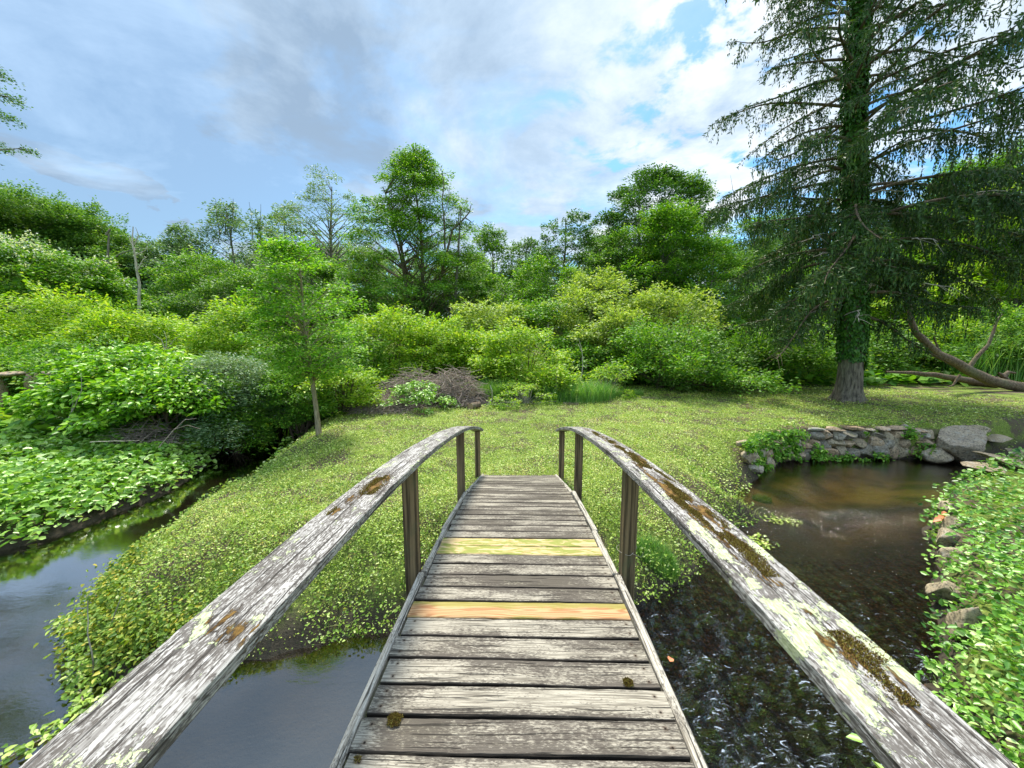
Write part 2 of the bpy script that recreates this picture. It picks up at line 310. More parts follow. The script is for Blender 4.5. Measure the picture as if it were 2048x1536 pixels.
def sdist(x,y):
    """signed distance to the water outline, positive on land"""
    x=np.asarray(x,float); y=np.asarray(y,float); shp=x.shape; x=x.ravel(); y=y.ravel()
    d=np.full(x.shape,1e9); ins=np.zeros(x.shape,bool); n=len(WP)
    for i in range(n):
        ax,ay=WP[i]; bx,by=WP[(i+1)%n]; ex,ey=bx-ax,by-ay
        t=np.clip(((x-ax)*ex+(y-ay)*ey)/(ex*ex+ey*ey),0,1)
        d=np.minimum(d,(x-ax-t*ex)**2+(y-ay-t*ey)**2)
        c=(ay>y)!=(by>y)
        with np.errstate(divide='ignore',invalid='ignore'): xi=ax+(y-ay)*ex/(ey if ey!=0 else 1e-9)
        ins^=c&(x<xi)
    d=np.sqrt(d); return np.where(ins,-d,d).reshape(shp)
WZ=-.8
def height(x,y,sd=None):
    x=np.asarray(x,float); y=np.asarray(y,float)
    if sd is None:
        sd=sdist(x,y)
    sd=sd+(vnoise(x,y,2.2,5)-.5)*.28
    right=sst(3.3,4.0,x)*sst(.75,.0,(y-8.8)-(x-11.5)*.35)*sst(-1.2,.2,(x-3.4)-(y-2.5)*1.15)
    left=sst(-6.2,-7.2,x)
    near=sst(1.0,-1.0,y)
    wall=sst(4.8,5.8,x)*sst(7.4,8.4,y)*(1-right)
    top=np.zeros_like(x)
    top=top*(1-left)+left*lerp(-.42,0,sst(1,8,sd))
    top=top*(1-right)+right*(-.38+.12*sst(0,3,sd))
    r=np.hypot(x,y)
    top=top+(vnoise(x,y,.35,2)-.5)*.16*sst(6,12,r)+(vnoise(x,y,1.3,3)-.5)*.07+(vnoise(x,y,5,8)-.5)*.025
    top=top+sst(35,110,r)*7*vnoise(x,y,.012,9)+sst(0,-60,x)*sst(25,80,r)*7+sst(5,60,x)*sst(30,90,r)*6
    wid=1.45*np.ones_like(x); wid=lerp(wid,.9,left); wid=lerp(wid,.25,right); wid=lerp(wid,.14,wall); wid=lerp(wid,1.6,near)
    t=np.clip(sd/wid,0,1); prof=np.where(wid>.5,1-(1-t)**1.9,t)
    land=lerp(WZ-.03,top,prof)
    bed=WZ-.03-.30*sst(0,1.4,-sd)-.08*vnoise(x,y,1.1,4)
    return np.where(sd>0,land,bed)
def axis(lo,hi,step,far,g=1.13):
    a=list(np.arange(lo,hi+step/2,step)); s=step; x=a[-1]
    while x<far: s*=g; x+=s; a.append(x)
    s=step; x=a[0]; b=[]
    while x>-far: s*=g; x-=s; b.append(x)
    return np.array(b[::-1]+a)
gx=axis(-10,13,.085,900); gy=axis(-4,13,.085,900)
X,Y=np.meshgrid(gx,gy); SD=sdist(X,Y); Zt=height(X,Y,SD)
nx,ny=len(gx),len(gy); idx=np.arange(nx*ny).reshape(ny,nx)
Fq=np.stack([idx[:-1,:-1],idx[:-1,1:],idx[1:,1:],idx[1:,:-1]],-1).reshape(-1,4)
ter=fast_mesh('ground',np.stack([X,Y,Zt],-1).reshape(-1,3),Fq,None,True)
a=ter.attributes.new('sd','FLOAT','POINT'); a.data.foreach_set('value',SD.ravel().astype(np.float32))
def ground_mat():
    m,N=mat('ground'); ge=N.new('ShaderNodeNewGeometry'); p=ge.outputs['Position']; sp=N.new('ShaderNodeSeparateXYZ'); N.l.new(p,sp.inputs[0])
    n1=N.noise(p,1.2,6,.6); n2=N.noise(p,14,8,.7); n3=N.noise(p,60,4,.6)
    soil=N.mix(n2,(.055,.042,.028),(.16,.125,.08)); grn=N.mix(N.sstep(N.noise(p,34,6,.75),.35,.65),(.07,.11,.018),(.26,.34,.06))
    col=N.mix(N.sstep(N.math('ADD',n1,N.math('MULTIPLY',n2,.3)),.60,.74),grn,soil)
    s=N.new('ShaderNodeAttribute',attribute_name='sd')
    mud=N.sstep(sp.outputs[2],-.35,-.70); col=N.mix(mud,col,N.mix(n2,(.035,.028,.018),(.10,.085,.06)))
    # stream bed: olive silt, russet gravel where the water runs fast
    vo=N.new('ShaderNodeTexVoronoi'); vo.inputs['Scale'].default_value=22; N.l.new(p,vo.inputs[0])
    peb=N.mix(N.sstep(vo.outputs['Distance'],.1,.55),N.mix(N.noise(p,9,3,.6),(.26,.14,.07),(.12,.07,.035)),(.03,.02,.012))
    silt=N.mix(N.sstep(n1,.35,.65),(.04,.034,.014),(.17,.13,.05))
    fast=N.math('MULTIPLY',N.sstep(sp.outputs[0],.2,1.6),N.sstep(sp.outputs[1],6.2,4.6)); deep=N.math('MULTIPLY',fast,N.sstep(sp.outputs[1],3.6,2.4))
    leftp=N.sstep(sp.outputs[0],.6,-1.2)
    silt=N.mix(N.math('MULTIPLY',leftp,.75),silt,(.036,.045,.052))
    bedc=N.mix(N.math('MULTIPLY',fast,.8),silt,N.mix(1,peb,(1.7,1.0,.66),'MULTIPLY'))
    bedc=N.mix(N.math('MULTIPLY',deep,.7),bedc,(.022,.018,.016))
    col=N.mix(N.sstep(sp.outputs[2],-.79,-.86),col,bedc)
    h=N.math('ADD',n2,N.math('MULTIPLY',n3,.4)); finish(N,pbsdf(N,col,.9,h,.8,.04,.2)); return m
tag(link('ground',ter,ground_mat()),kind='structure')

# ------------------------------------------------------------ water
def make_water():
    xs=np.arange(-41,41,.5); 
    ax_=np.unique(np.concatenate([np.arange(-41,-6,1.0),np.arange(-6,8,.06),np.arange(8,41,1.0)]))
    ay_=np.unique(np.concatenate([np.arange(-4,0,.3),np.arange(0,7,.06),np.arange(7,20,.4)]))
    X,Y=np.meshgrid(ax_,ay_)
    riff=sst(.2,1.6,X)*sst(5.2,3.6,Y)*sst(-2.5,.5,Y)
    xr=X*.55+Y*.85; yr=X*.85-Y*.55
    Z=WZ+riff*((vnoise(xr*1.0,yr*2.6,2.6,21,4)-.5)*.10+(vnoise(xr,yr*2,7,22,3)-.5)*.045)
    nx,ny=X.shape[1],X.shape[0]; idx=np.arange(nx*ny).reshape(ny,nx)
    F_=np.stack([idx[:-1,:-1],idx[:-1,1:],idx[1:,1:],idx[1:,:-1]],-1).reshape(-1,4)
    me=fast_mesh('water',np.stack([X,Y,Z],-1).reshape(-1,3),F_,None,True)
    m,N=mat('water'); ge=N.new('ShaderNodeNewGeometry'); p=ge.outputs['Position']; sp=N.new('ShaderNodeSeparateXYZ'); N.l.new(p,sp.inputs[0])
    rot=N.new('ShaderNodeMapping'); N.l.new(p,rot.inputs[0]); rot.inputs['Rotation'].default_value=(0,0,math.radians(-52)); rot.inputs['Scale'].default_value=(1,2.4,1)
    f=N.noise(rot.outputs[0],10,5,.6,1.2); f2=N.noise(rot.outputs[0],24,4,.6,.5); calm=N.noise(N.vscale(p,(1,1.8,1)),2.2,3,.5,.4)
    fast=N.math('MULTIPLY',N.sstep(sp.outputs[0],.0,1.8),N.sstep(sp.outputs[1],7.0,3.6))
    pond=N.math('MULTIPLY',N.sstep(sp.outputs[0],2.5,4.0),N.sstep(sp.outputs[1],4.0,6.0))
    h=N.math('ADD',N.math('MULTIPLY',N.math('ADD',f,N.math('MULTIPLY',f2,.4)),N.math('ADD',N.math('MULTIPLY',fast,2.0),.003)),N.math('MULTIPLY',calm,N.math('ADD',.012,N.math('MULTIPLY',pond,.05))))
    h=N.math('ADD',h,N.math('MULTIPLY',f2,N.math('MULTIPLY',pond,.02)))
    b=N.new('ShaderNodeBump'); b.inputs['Strength'].default_value=1; b.inputs['Distance'].default_value=.14; N.inp(b.inputs['Height'],h)
    tr=N.new('ShaderNodeBsdfTransparent'); tr.inputs[0].default_value=(.80,.70,.52,1)
    gl=N.new('ShaderNodeBsdfGlossy'); gl.inputs['Roughness'].default_value=.02; N.l.new(b.outputs[0],gl.inputs['Normal'])
    fr=N.new('ShaderNodeFresnel'); fr.inputs[0].default_value=1.5; N.l.new(b.outputs[0],fr.inputs['Normal'])
    mx=N.new('ShaderNodeMixShader'); N.inp(mx.inputs[0],N.math('MULTIPLY',fr.outputs[0],N.math('ADD',4.0,N.math('MULTIPLY',N.math('MAXIMUM',fast,pond),-1.9)),clamp=True)); N.l.new(tr.outputs[0],mx.inputs[1]); N.l.new(gl.outputs[0],mx.inputs[2])
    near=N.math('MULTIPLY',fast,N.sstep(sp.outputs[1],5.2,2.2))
    glint_n=N.noise(rot.outputs[0],9,9,.76,1.2); wz=N.sstep(sp.outputs[2],WZ-.03,WZ+.05)
    glint_m=N.sstep(N.math('ADD',N.math('ADD',glint_n,N.math('MULTIPLY',near,.075)),N.math('MULTIPLY',wz,.07)),.655,.77); glint_m=N.math('MULTIPLY',N.math('MULTIPLY',glint_m,N.sstep(fast,.05,.5)),.85)
    glint_bsdf=N.new('ShaderNodeBsdfDiffuse'); glint_bsdf.inputs[0].default_value=(.50,.57,.66,1)  # bright ripple glints painted as pale foam-like diffuse streaks
    mf=N.new('ShaderNodeMixShader'); N.inp(mf.inputs[0],glint_m); N.l.new(mx.outputs[0],mf.inputs[1]); N.l.new(glint_bsdf.outputs[0],mf.inputs[2])
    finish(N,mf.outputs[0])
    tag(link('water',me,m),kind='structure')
make_water()

# ------------------------------------------------------------ footbridge
BYAW=math.radians(-1.2)
def deckz(y): return .922-.0295*(y-.6)**2
def sweep(name,pts,section,material,parent,up=Vector((0,0,1)),seed=0,jit=.0,moss=None,lichen=None,taper=None):
    """closed section (x across, z up) swept along pts, uv in metres: u along, v round the section"""
    pts=[Vector(p) for p in pts]; k=len(section); n=len(pts); r=random.Random(seed)
    per=[0]; 
    for i in range(k): a_=section[i]; b_=section[(i+1)%k]; per.append(per[-1]+math.hypot(a_[0]-b_[0],a_[1]-b_[1]))
    V=[];UV=[];L=0
    for i,p in enumerate(pts):
        if i: L+=(p-pts[i-1]).length
        t=(pts[min(i+1,n-1)]-pts[max(i-1,0)]).normalized(); s_=t.cross(up).normalized(); u_=s_.cross(t).normalized()
        jj=[(r.uniform(-jit,jit),r.uniform(-jit,jit)) for _ in range(k)]
        for j in range(k+1):
            a_=section[j%k]; q=jj[j%k]; V.append(p+s_*(a_[0]+q[0])+u_*(a_[1]+q[1]*.6)); UV.append((L,per[j]))
    F_=[]
    for i in range(n-1):
        for j in range(k): b0=i*(k+1)+j; F_.append((b0,b0+k+1,b0+k+2,b0+1))
    me_v=[tuple(v) for v in V]
    c0=len(me_v); me_v+= [tuple(V[j]) for j in range(k)]; UV+=[(section[j][0]*.2,per[j]*.02+section[j][1]) for j in range(k)]
    c1=len(me_v); me_v+= [tuple(V[(n-1)*(k+1)+j]) for j in range(k)]; UV+=[(section[j][0]*.2,per[j]*.02+section[j][1]) for j in range(k)]
    F_.append(tuple(c0+j for j in range(k))); F_.append(tuple(c1+k-1-j for j in range(k)))
    me=bpy.data.meshes.new(name); me.from_pydata(me_v,[],F_); me.update()
    l=me.uv_layers.new(name='UVMap'); vi=np.zeros(len(me.loops),np.int32); me.loops.foreach_get('vertex_index',vi); l.data.foreach_set('uv',np.array(UV,np.float32)[vi].ravel())
    for nm,fn in(('moss',moss),('lichen',lichen)):
        if fn:
            at_=me.attributes.new(nm,'FLOAT','POINT'); 
            for i,v in enumerate(me.vertices): at_.data[i].value=fn(v.co)
    return link(name,me,material,parent)
def rect(w,h,c=.004,tops=1):
    a=w/2;b=h/2
    top=[(a-c-(2*(a-c))*i/tops,b) for i in range(tops+1)]
    return [(a,-b+c),(a,b-c)]+top+[(-a,b-c),(-a,-b+c),(-a+c,-b),(a-c,-b)]
bridge=empty('wooden_footbridge',(0,0,0),'weathered grey arched wooden footbridge spanning the stream, with three orange and yellow newer boards','footbridge',rz=BYAW)
def build_bridge():
    r=random.Random(4); y=-4.95; i=0; W=1.22
    while y<6.15:
        w=.131; newk=None
        yc=y+w/2
        z=deckz(yc); sl=-2*.0295*(yc-.6)
        L=W+r.uniform(-.012,.012); offx=r.uniform(-.008,.008); tw=r.uniform(-.004,.004)
        n=26; pts=[]
        for q in range(n+1):
            x=-L/2+L*q/n+offx
            pts.append((x,yc+tw*x+.0015*math.sin(x*5+i),z-.019+.0015*math.sin(x*3+i*1.7)+r.uniform(-.0006,.0006)))
        k='deck'; lab=None
        if 1.79<=yc<1.925: k='new'; lab='newer orange tan deck board with wavy grain and algae along its edges'
        if 2.49<=yc<2.76: k='newgreen'; lab='newer yellow tan deck board blotched with green algae'
        nup=Vector((0,-sl,1)).normalized()
        o=sweep('deck_board',pts,rect(w,.036,.005,3),MW[k],bridge,up=nup,seed=i,jit=.0011)
        if lab: o['label']=lab
        y+=w+r.choice([.005,.007,.008,.010]); i+=1
    # side stringers in straight lengths, kinking at the posts
    joints=[-4.95,-3.4,-1.5,.35,2.25,2.95,4.22,6.2]
    for s in(-1,1):
        for q,(a_,b_) in enumerate(zip(joints[:-1],joints[1:])):
            x=s*(.633+(.012 if q%2 else 0)); p0=Vector((x,a_+.004,deckz(a_)-.062)); p1=Vector((x,b_-.004,deckz(b_)-.062+(.02 if s>0 and q==5 else 0)))
            sweep('side_beam',[p0.lerp(p1,t/10) for t in range(11)],rect(.042,.15,.006,2),MW['trim'],bridge,seed=q+50*s,jit=.002)
    # posts outside the beams, handrails on top
    py=[-4.7,-3.35,-1.5,.35,2.27,4.28,6.02]
    def railz(y): return deckz(y)+.755+.006*max(0,y-3)
    for s in(-1,1):
        for q,yy in enumerate(py):
            x=s*.706; zb=deckz(yy)-.22 if yy<5.5 else deckz(yy)-.42; zt=railz(yy)-.001
            if s<0 and q==5: zb-=.02
            sweep('post',[(x,yy,zb+(zt-zb)*t/12) for t in range(13)],rect(.086,.086,.005,2),MW['post'],bridge,up=Vector((0,1,0)),seed=int(q+9*s),jit=.0012)
    def rmoss(s):
        def f(c):
            if s>0:
                w1=math.exp(-((c.x-.735-.01*math.sin(c.y*6))/.042)**2); w=0
                w+=w1*(1 if .55<c.y<2.7 else 0)*(.75+.25*math.sin(c.y*9)); w+=w1*(.55 if 2.7<=c.y<4.4 else 0)
                if .8<c.y<1.05: w*=.45
                w+=.9*math.exp(-((c.x-.69)/.018)**2-((c.y-1.55)/.5)**2)
                return w if c.z>railz(c.y)+.01 else 0
            w=1.15*math.exp(-((c.x+.705)/.05)**2-((c.y-1.72)/.17)**2)+.8*math.exp(-((c.x+.74)/.02)**2-((c.y-1.42)/.14)**2)+.62*math.exp(-((c.y-.78)/.06)**2)
            return w
        return f
    def rlich(s):
        def f(c):
            if s>0:
                e=math.exp(-((c.x-.655)/.028)**2)+.75*math.exp(-((c.x-.79)/.02)**2)
                return e*(1.1 if .62<c.y<1.35 else .45 if c.y<3.2 else .7)+(.8*math.exp(-((c.y-.80)/.09)**2))
            return .2 if c.y>1.8 else .05
        return f
    for s in(-1,1):
        pts=[]; y=-4.9
        while y<6.2:
            xo=.706+(.004*math.sin(y*1.3)); pts.append((s*xo,y,railz(y)+.019)); y+=.045
        o=sweep('handrail',pts,rect(.186,.040,.004,12),MW['rail'],bridge,seed=77+s,jit=.0013,moss=rmoss(s),lichen=rlich(s))
        o['label']='grey handrail crusted with brown moss and pale green lichen' if s>0 else 'silvery grey handrail with dark flecks and one small moss patch'
build_bridge()
def bridge_pt(x,y,z): return Matrix.Rotation(BYAW,3,'Z')@Vector((x,y,z))
def moss_clump(x,y,z,rad,n,label,flat=.5,group=None,hide=None,kindm='moss'):
    g=rng_(int(abs(x*1000+y*77))); t=g.random(n)*2*PI; rr=rad*np.sqrt(g.random(n)); nz=.75+.5*vnoise(np.cos(t)*3,np.sin(t)*3,1,3); rr*=nz
    P=np.stack([x+rr*np.cos(t),y+rr*np.sin(t)*1.0,z+np.maximum(0,(1-(rr/(rad*1.2))**2))*rad*flat*g.random(n)],1)
    D=np.stack([g.normal(0,.5,n),g.normal(0,.5,n),np.ones(n)],1); Nn=g.normal(0,1,(n,3))
    V,F_,R=leaf_arrays(P,D,Nn,g.uniform(.004,.009,n),g.uniform(.002,.004,n),g.random(n))
    Rm=Matrix.Rotation(BYAW,3,'Z'); V=V@np.array(Rm).T
    o=link('moss_clump',fast_mesh('moss_clump',V,F_,R),M_MOSS); return tag(o,label,'moss',group)
M_MOSS=leaf_mat('moss',[(0,(.08,.045,.012)),(.5,(.19,.12,.022)),(.8,(.24,.22,.04)),(1,(.34,.27,.06))],.1,.9)
def dz(y): return deckz(y)+.0
moss_clump(.475,1.44,dz(1.44),.022,900,'small olive moss cushion on the right end of a grey deck board')
moss_clump(-.485,1.255,dz(1.255),.028,1200,'brown-green moss cushion on the left end of a grey deck board')
moss_clump(-.57,1.115,dz(1.1)-.002,.013,150,'tiny reddish moss tuft against the left side beam of the bridge')
def rail_moss():
    # tufted moss standing up along the right handrail and in the patch on the left one
    for s,spans,label in((1,[(.62,.80,.735,.028),(1.0,1.5,.735,.030),(1.15,1.6,.70,.018),(1.5,2.2,.74,.026),(2.2,2.9,.73,.022),(2.9,3.6,.725,.018)],'long brown moss mat along the top of the right handrail'),(-1,[(1.58,1.86,.705,.034),(1.36,1.48,.745,.014)],'dark brown moss patch on the left handrail')):
        g=rng_(31+s); P=[]
        for (a_,b_,xc,wd) in spans:
            n=int((b_-a_)*16000*wd/.03); yy=g.uniform(a_,b_,n); xx=xc+g.normal(0,wd*.62,n)+.012*np.sin(yy*11)
            k=vnoise(xx*26,yy*8,1,41)>.47; yy=yy[k]; xx=xx[k]
            P.append(np.stack([s*xx,yy,np.vectorize(deckz)(yy)+.755+.006*np.maximum(0,yy-3)+.038+.003*g.random(len(yy))],1))
        P=np.concatenate(P); n=len(P); D=np.stack([g.normal(0,.6,n),g.normal(0,.6,n),np.ones(n)],1)
        V,F_,R=leaf_arrays(P,D,g.normal(0,1,(n,3)),g.uniform(.003,.007,n),g.uniform(.002,.004,n),g.random(n))
        V=V@np.array(Matrix.Rotation(BYAW,3,'Z')).T
        tag(link('moss_mat',fast_mesh('moss_mat',V,F_,R),M_MOSS),label,'moss')
rail_moss()

# ------------------------------------------------------------ plants: trees and shrubs
def crown_radius(shape,t):
    if shape=='round': return math.sqrt(max(0,1-(2*t-1)**2))
    if shape=='dome': return math.sqrt(max(0,1-t*t))
    if shape=='cone': return (1-t)**.6*min(1,t*4+.35)
    if shape=='oval': return math.sin(PI*min(1,max(0,t))**.8)**.7
    if shape=='umbrella': return math.sqrt(max(0,1-((t-.3)/.72)**2)) if t>.3 else .55+.45*t/.3
    return 1
def plant_meshes(seed,H,R,cb,shape,nclump,leaf,cover,rc=None,flat=.55,trunk_r=.12,stems=1,droop=.15,lshape='diamond',lw=.55,gap=.0,twigs=True,flower=0,lean=0,hollow=.45,up=.3,lump=.5):
    g=rng_(seed); r=random.Random(seed)
    rc=rc or R*.34
    C=[];tries=0
    while len(C)<nclump and tries<nclump*60:
        tries+=1; t=r.random(); cr=crown_radius(shape,t)*R
        a_=r.random()*2*PI; q=math.sqrt(r.uniform(hollow**2,1)); lump_=1-.55*lump+1.1*lump*float(vnoise(math.cos(a_)*1.5+seed,math.sin(a_)*1.5+t*3,1.3,seed%97))
        c=Vector((math.cos(a_)*cr*q*lump_+lean*t,math.sin(a_)*cr*q*lump_,cb+t*(H-cb)*(1-.35*lump+.55*lump*float(vnoise(math.cos(a_)*1.2+seed*2,math.sin(a_)*1.2,1.1,seed%89)))))
        if r.random()<gap and q<.8: continue
        C.append((c,rc*r.uniform(.65,1.25)*(1-.35*t if shape=='cone' else 1)))
    acc=Acc()
    bases=[(r.uniform(-.5,.5)*R*.25*(stems>1),r.uniform(-.5,.5)*R*.25*(stems>1)) for _ in range(stems)]
    spines=[]
    for bx,by in bases:
        topH=lerp(cb,H,.93 if stems==1 else r.uniform(.6,.95)); pts=[];n=9; ex=bx*2.2+lean*.9+r.uniform(-.1,.1)*R*(1 if stems==1 else 4); ey=by*2.2+r.uniform(-.1,.1)*R
        for i in range(n+1):
            t=i/n; pts.append(Vector((lerp(bx,ex,t**1.2)+math.sin(t*5+seed)*.04*R*(.2+t)*(i>0),lerp(by,ey,t)+math.cos(t*4+seed)*.03*R*(i>0),topH*t-(.15 if i==0 else 0))))
        rad=[trunk_r*(1.35 if i==0 else 1)*(1-.93*(i/n))**.8+.008 for i in range(n+1)]
        acc.tube([tuple(p) for p in pts],rad,7); spines.append((pts,rad))
    PP=[];DD=[]
    area=0
    for c,cr in C:
        pts,rad=spines[r.randrange(len(spines))]
        hh=max(.05*H,c.z-(c.xy-pts[5].xy).length*r.uniform(.5,1.0)); n=len(pts)-1
        f=min(.97,max(.02,hh/(pts[-1].z+1e-6)))*n; i=int(min(f,n-1)); p0=pts[i].lerp(pts[i+1],f-i); r0=rad[i]*.45
        mid=p0.lerp(c,.5)+Vector((0,0,(c-p0).length*.10*r.uniform(-.5,1.3)))
        curve=[p0.lerp(mid,t)*(1-t)+mid.lerp(c,t)*t for t in(0,.25,.5,.75,1)]
        acc.tube([tuple(p) for p in curve],[max(.006,r0*(1-.8*t)) for t in(0,.25,.5,.75,1)],4)
        # sprays of leaves fanning out of the end of the limb
        ns=r.randint(7,11); outw=Vector((c.x,c.y,0)).normalized() if c.xy.length>.05 else Vector((0,0,1))
        nl=int(cover*cr*cr*3.0/(leaf*leaf*lw)/ns)+2
        d=g.normal(0,1,(ns,3)); d[:,2]=np.abs(d[:,2])*.7-.15+up*.3; d+=np.array(outw)*.55; d=norm(d); d[:,2]*=flat
        for k in range(ns):
            t=g.random(nl)**.6; Lk=cr*g.uniform(.75,1.3)
            side=np.cross(d[k],[0,0,1]); side/=np.linalg.norm(side)+1e-9
            wid=Lk*.30*np.sin(PI*np.clip(t*.85+.08,0,1))
            o_=g.normal(0,1,nl)*wid
            P=np.array(c)+d[k]*(t*Lk)[:,None]+side*o_[:,None]; P[:,2]+=-droop*Lk*(t**2)-.25*np.abs(o_)+g.normal(0,.06*cr+.2*leaf,nl)
            PP.append(P); DD.append(d[k][None,:]*1.0+side*np.sign(o_)[:,None]*.8+g.normal(0,.35,(nl,3))+np.array([0,0,-.25]))
            if twigs and k<5:
                e=np.array(c)+d[k]*Lk*.8; e[2]-=droop*Lk*.6
                acc.tube([tuple(c),tuple((np.array(c)+e)/2+np.array([0,0,.03*Lk])),tuple(e)],[max(.004,r0*.25),.004+r0*.1,.003],3)
    P=np.concatenate(PP); D=np.concatenate(DD); n=len(P)
    Nn=np.stack([g.normal(0,.55,n),g.normal(0,.55,n),np.ones(n)],1)
    rnd=np.clip(g.normal(.48,.25,n)+.25*(vnoise(P[:,0]*1.2+seed,P[:,1]+P[:,2],.9,3)-.5),0,1)
    V,F_,Rn=leaf_arrays(P,D,Nn,leaf*g.uniform(.7,1.3,n),leaf*lw*g.uniform(.7,1.3,n),rnd,lshape)
    crown=fast_mesh('crown',V,F_,Rn)
    tm=acc.mesh('trunk',True)
    fl=None
    if flower:
        k=np.argsort(-P[:,2]+g.normal(0,.25*H,n))[:flower]; Pf=P[k]+np.array([0,0,leaf*.5]); m_=6
        Pf=np.repeat(Pf,m_,0)+g.normal(0,leaf*.55,(len(k)*m_,3)); nn=len(Pf)
        V,F_,Rn=leaf_arrays(Pf,g.normal(0,1,(nn,3)),g.normal(0,1,(nn,3)),np.full(nn,leaf*.55),np.full(nn,leaf*.5),g.random(nn)); fl=fast_mesh('blossom',V,F_,Rn)
    return tm,crown,fl,n
NLEAF=0
CACHE={}
def plant(name,label,cat,loc,mats,group=None,rz=0,sc=1,key=None,**kw):
    global NLEAF
    root=empty(name,loc,label,cat,group,rz,sc)
    if key and key in CACHE: tm,cm,fl,n=CACHE[key]
    else:
        tm,cm,fl,n=plant_meshes(**kw); NLEAF+=n
        if key: CACHE[key]=(tm,cm,fl,n)
    def lk(nm,me,m_):
        if me.materials and me.materials[0]!=m_:
            o=bpy.data.objects.new(nm,me); COL.objects.link(o); o.parent=root; o.material_slots[0].link='OBJECT'; o.material_slots[0].material=m_; return o
        return link(nm,me,m_,root)
    st='trunk' if cat=='tree' else 'stems'
    lk(st,tm,mats[0]); lk('crown' if cat=='tree' else 'foliage',cm,mats[1])
    if fl: lk('blossom',fl,ML['flower'])
    return root
def gz(x,y): return float(height(np.array([x]),np.array([y]))[0])
G1='trees standing behind the thicket'
def tree_at(px,topy,wpx,Y,mat_,label,name='broadleaf_tree',cat='tree',group=None,seed=1,shape='oval',bark='grey',base_py=None,cover=2.2,leafk=.0060,nclump=None,leafmin=.05,cbf=.25,tr=None,dz=0,key=None,**kw):
    top=at(px,topy,Y); z0=gz(top.x,Y)+dz; H=top.z-z0; wd=wpx/740*Y/2*1.0
    leaf=max(leafmin,Y*leafk)
    if group==G1: kw.setdefault('rc',wd*.36); kw.setdefault('flat',.8); kw.setdefault('up',.5); nclump=int((nclump or 40)*1.6)
    nclump=nclump or 34
    if key and key in CACHE:
        h0,r0=CACHE[key+'_dim']; return plant(name,label,cat,(top.x,Y,z0),(MB[bark],ML[mat_]),group,rz=seed*1.7,sc=(wd/r0,wd/r0,H/h0),key=key)
    if key: CACHE[key+'_dim']=(H,wd)
    return plant(name,label,cat,(top.x,Y,z0),(MB[bark],ML[mat_]),group,key=key,seed=seed,H=H*(1.0 if group==G1 else .95),R=wd*(.95 if group==G1 else .82),cb=H*cbf,shape=shape,nclump=nclump,leaf=leaf,cover=cover,trunk_r=tr or max(.04,H*.014),**kw)

# far wooded ridge, read as one mass
def skyz(a_,Y_):
    px=1024+740*math.tan(max(-1.25,min(1.25,a_))); py=float(np.interp(px,[-400,0,100,200,350,600,900,1050,1180,1300,1500,1800,2048,2400],[380,425,455,495,502,470,495,512,470,440,450,440,400,380]))
    return at(1024,py,Y_).z
def far_wood():
    g=rng_(5); PP=[];acc=Acc()
    for k in range(170):
        a_=math.radians(g.uniform(-68,68)); D=g.uniform(62,105); x=math.sin(a_)*D; y=math.cos(a_)*D; z0=gz(x,y)
        pxu=a_; H=skyz(a_,y)-z0-g.uniform(0,5); R=g.uniform(3,5)
        nC=22
        for c in range(nC):
            t=g.random(); rr=R*math.sin(PI*min(1,t*.9+.08))**.6*math.sqrt(g.uniform(.3,1)); th=g.random()*2*PI
            c0=np.array([x+rr*math.cos(th),y+rr*math.sin(th),z0+H*(.12+.83*t)]); nl=int(110*g.uniform(.6,1.3))
            d=norm(g.normal(0,1,(nl,3))); PP.append(c0+d*(1.7*g.random(nl)**.45)[:,None]*np.array([1,1,.62]))
        acc.tube([(x,y,z0-.3),(x,y,z0+H*.7)],[.25,.08],5)
    P=np.concatenate(PP); n=len(P); nr=np.stack([g.normal(0,.6,n),g.normal(0,.6,n),np.ones(n)],1)
    rnd=np.clip(g.normal(.45,.2,n)+.8*(vnoise(P[:,0],P[:,1],.11,7)-.5),0,1)
    V,F_,R=leaf_arrays(P,g.normal(0,1,(n,3)),nr,g.uniform(.30,.6,n),g.uniform(.2,.4,n),rnd)
    tag(link('far_woodland',fast_mesh('far_woodland',V,F_,R),ML['blue']),'bluish green wooded ridge far behind the trees and shrubs','woodland',kind='stuff')
far_wood()

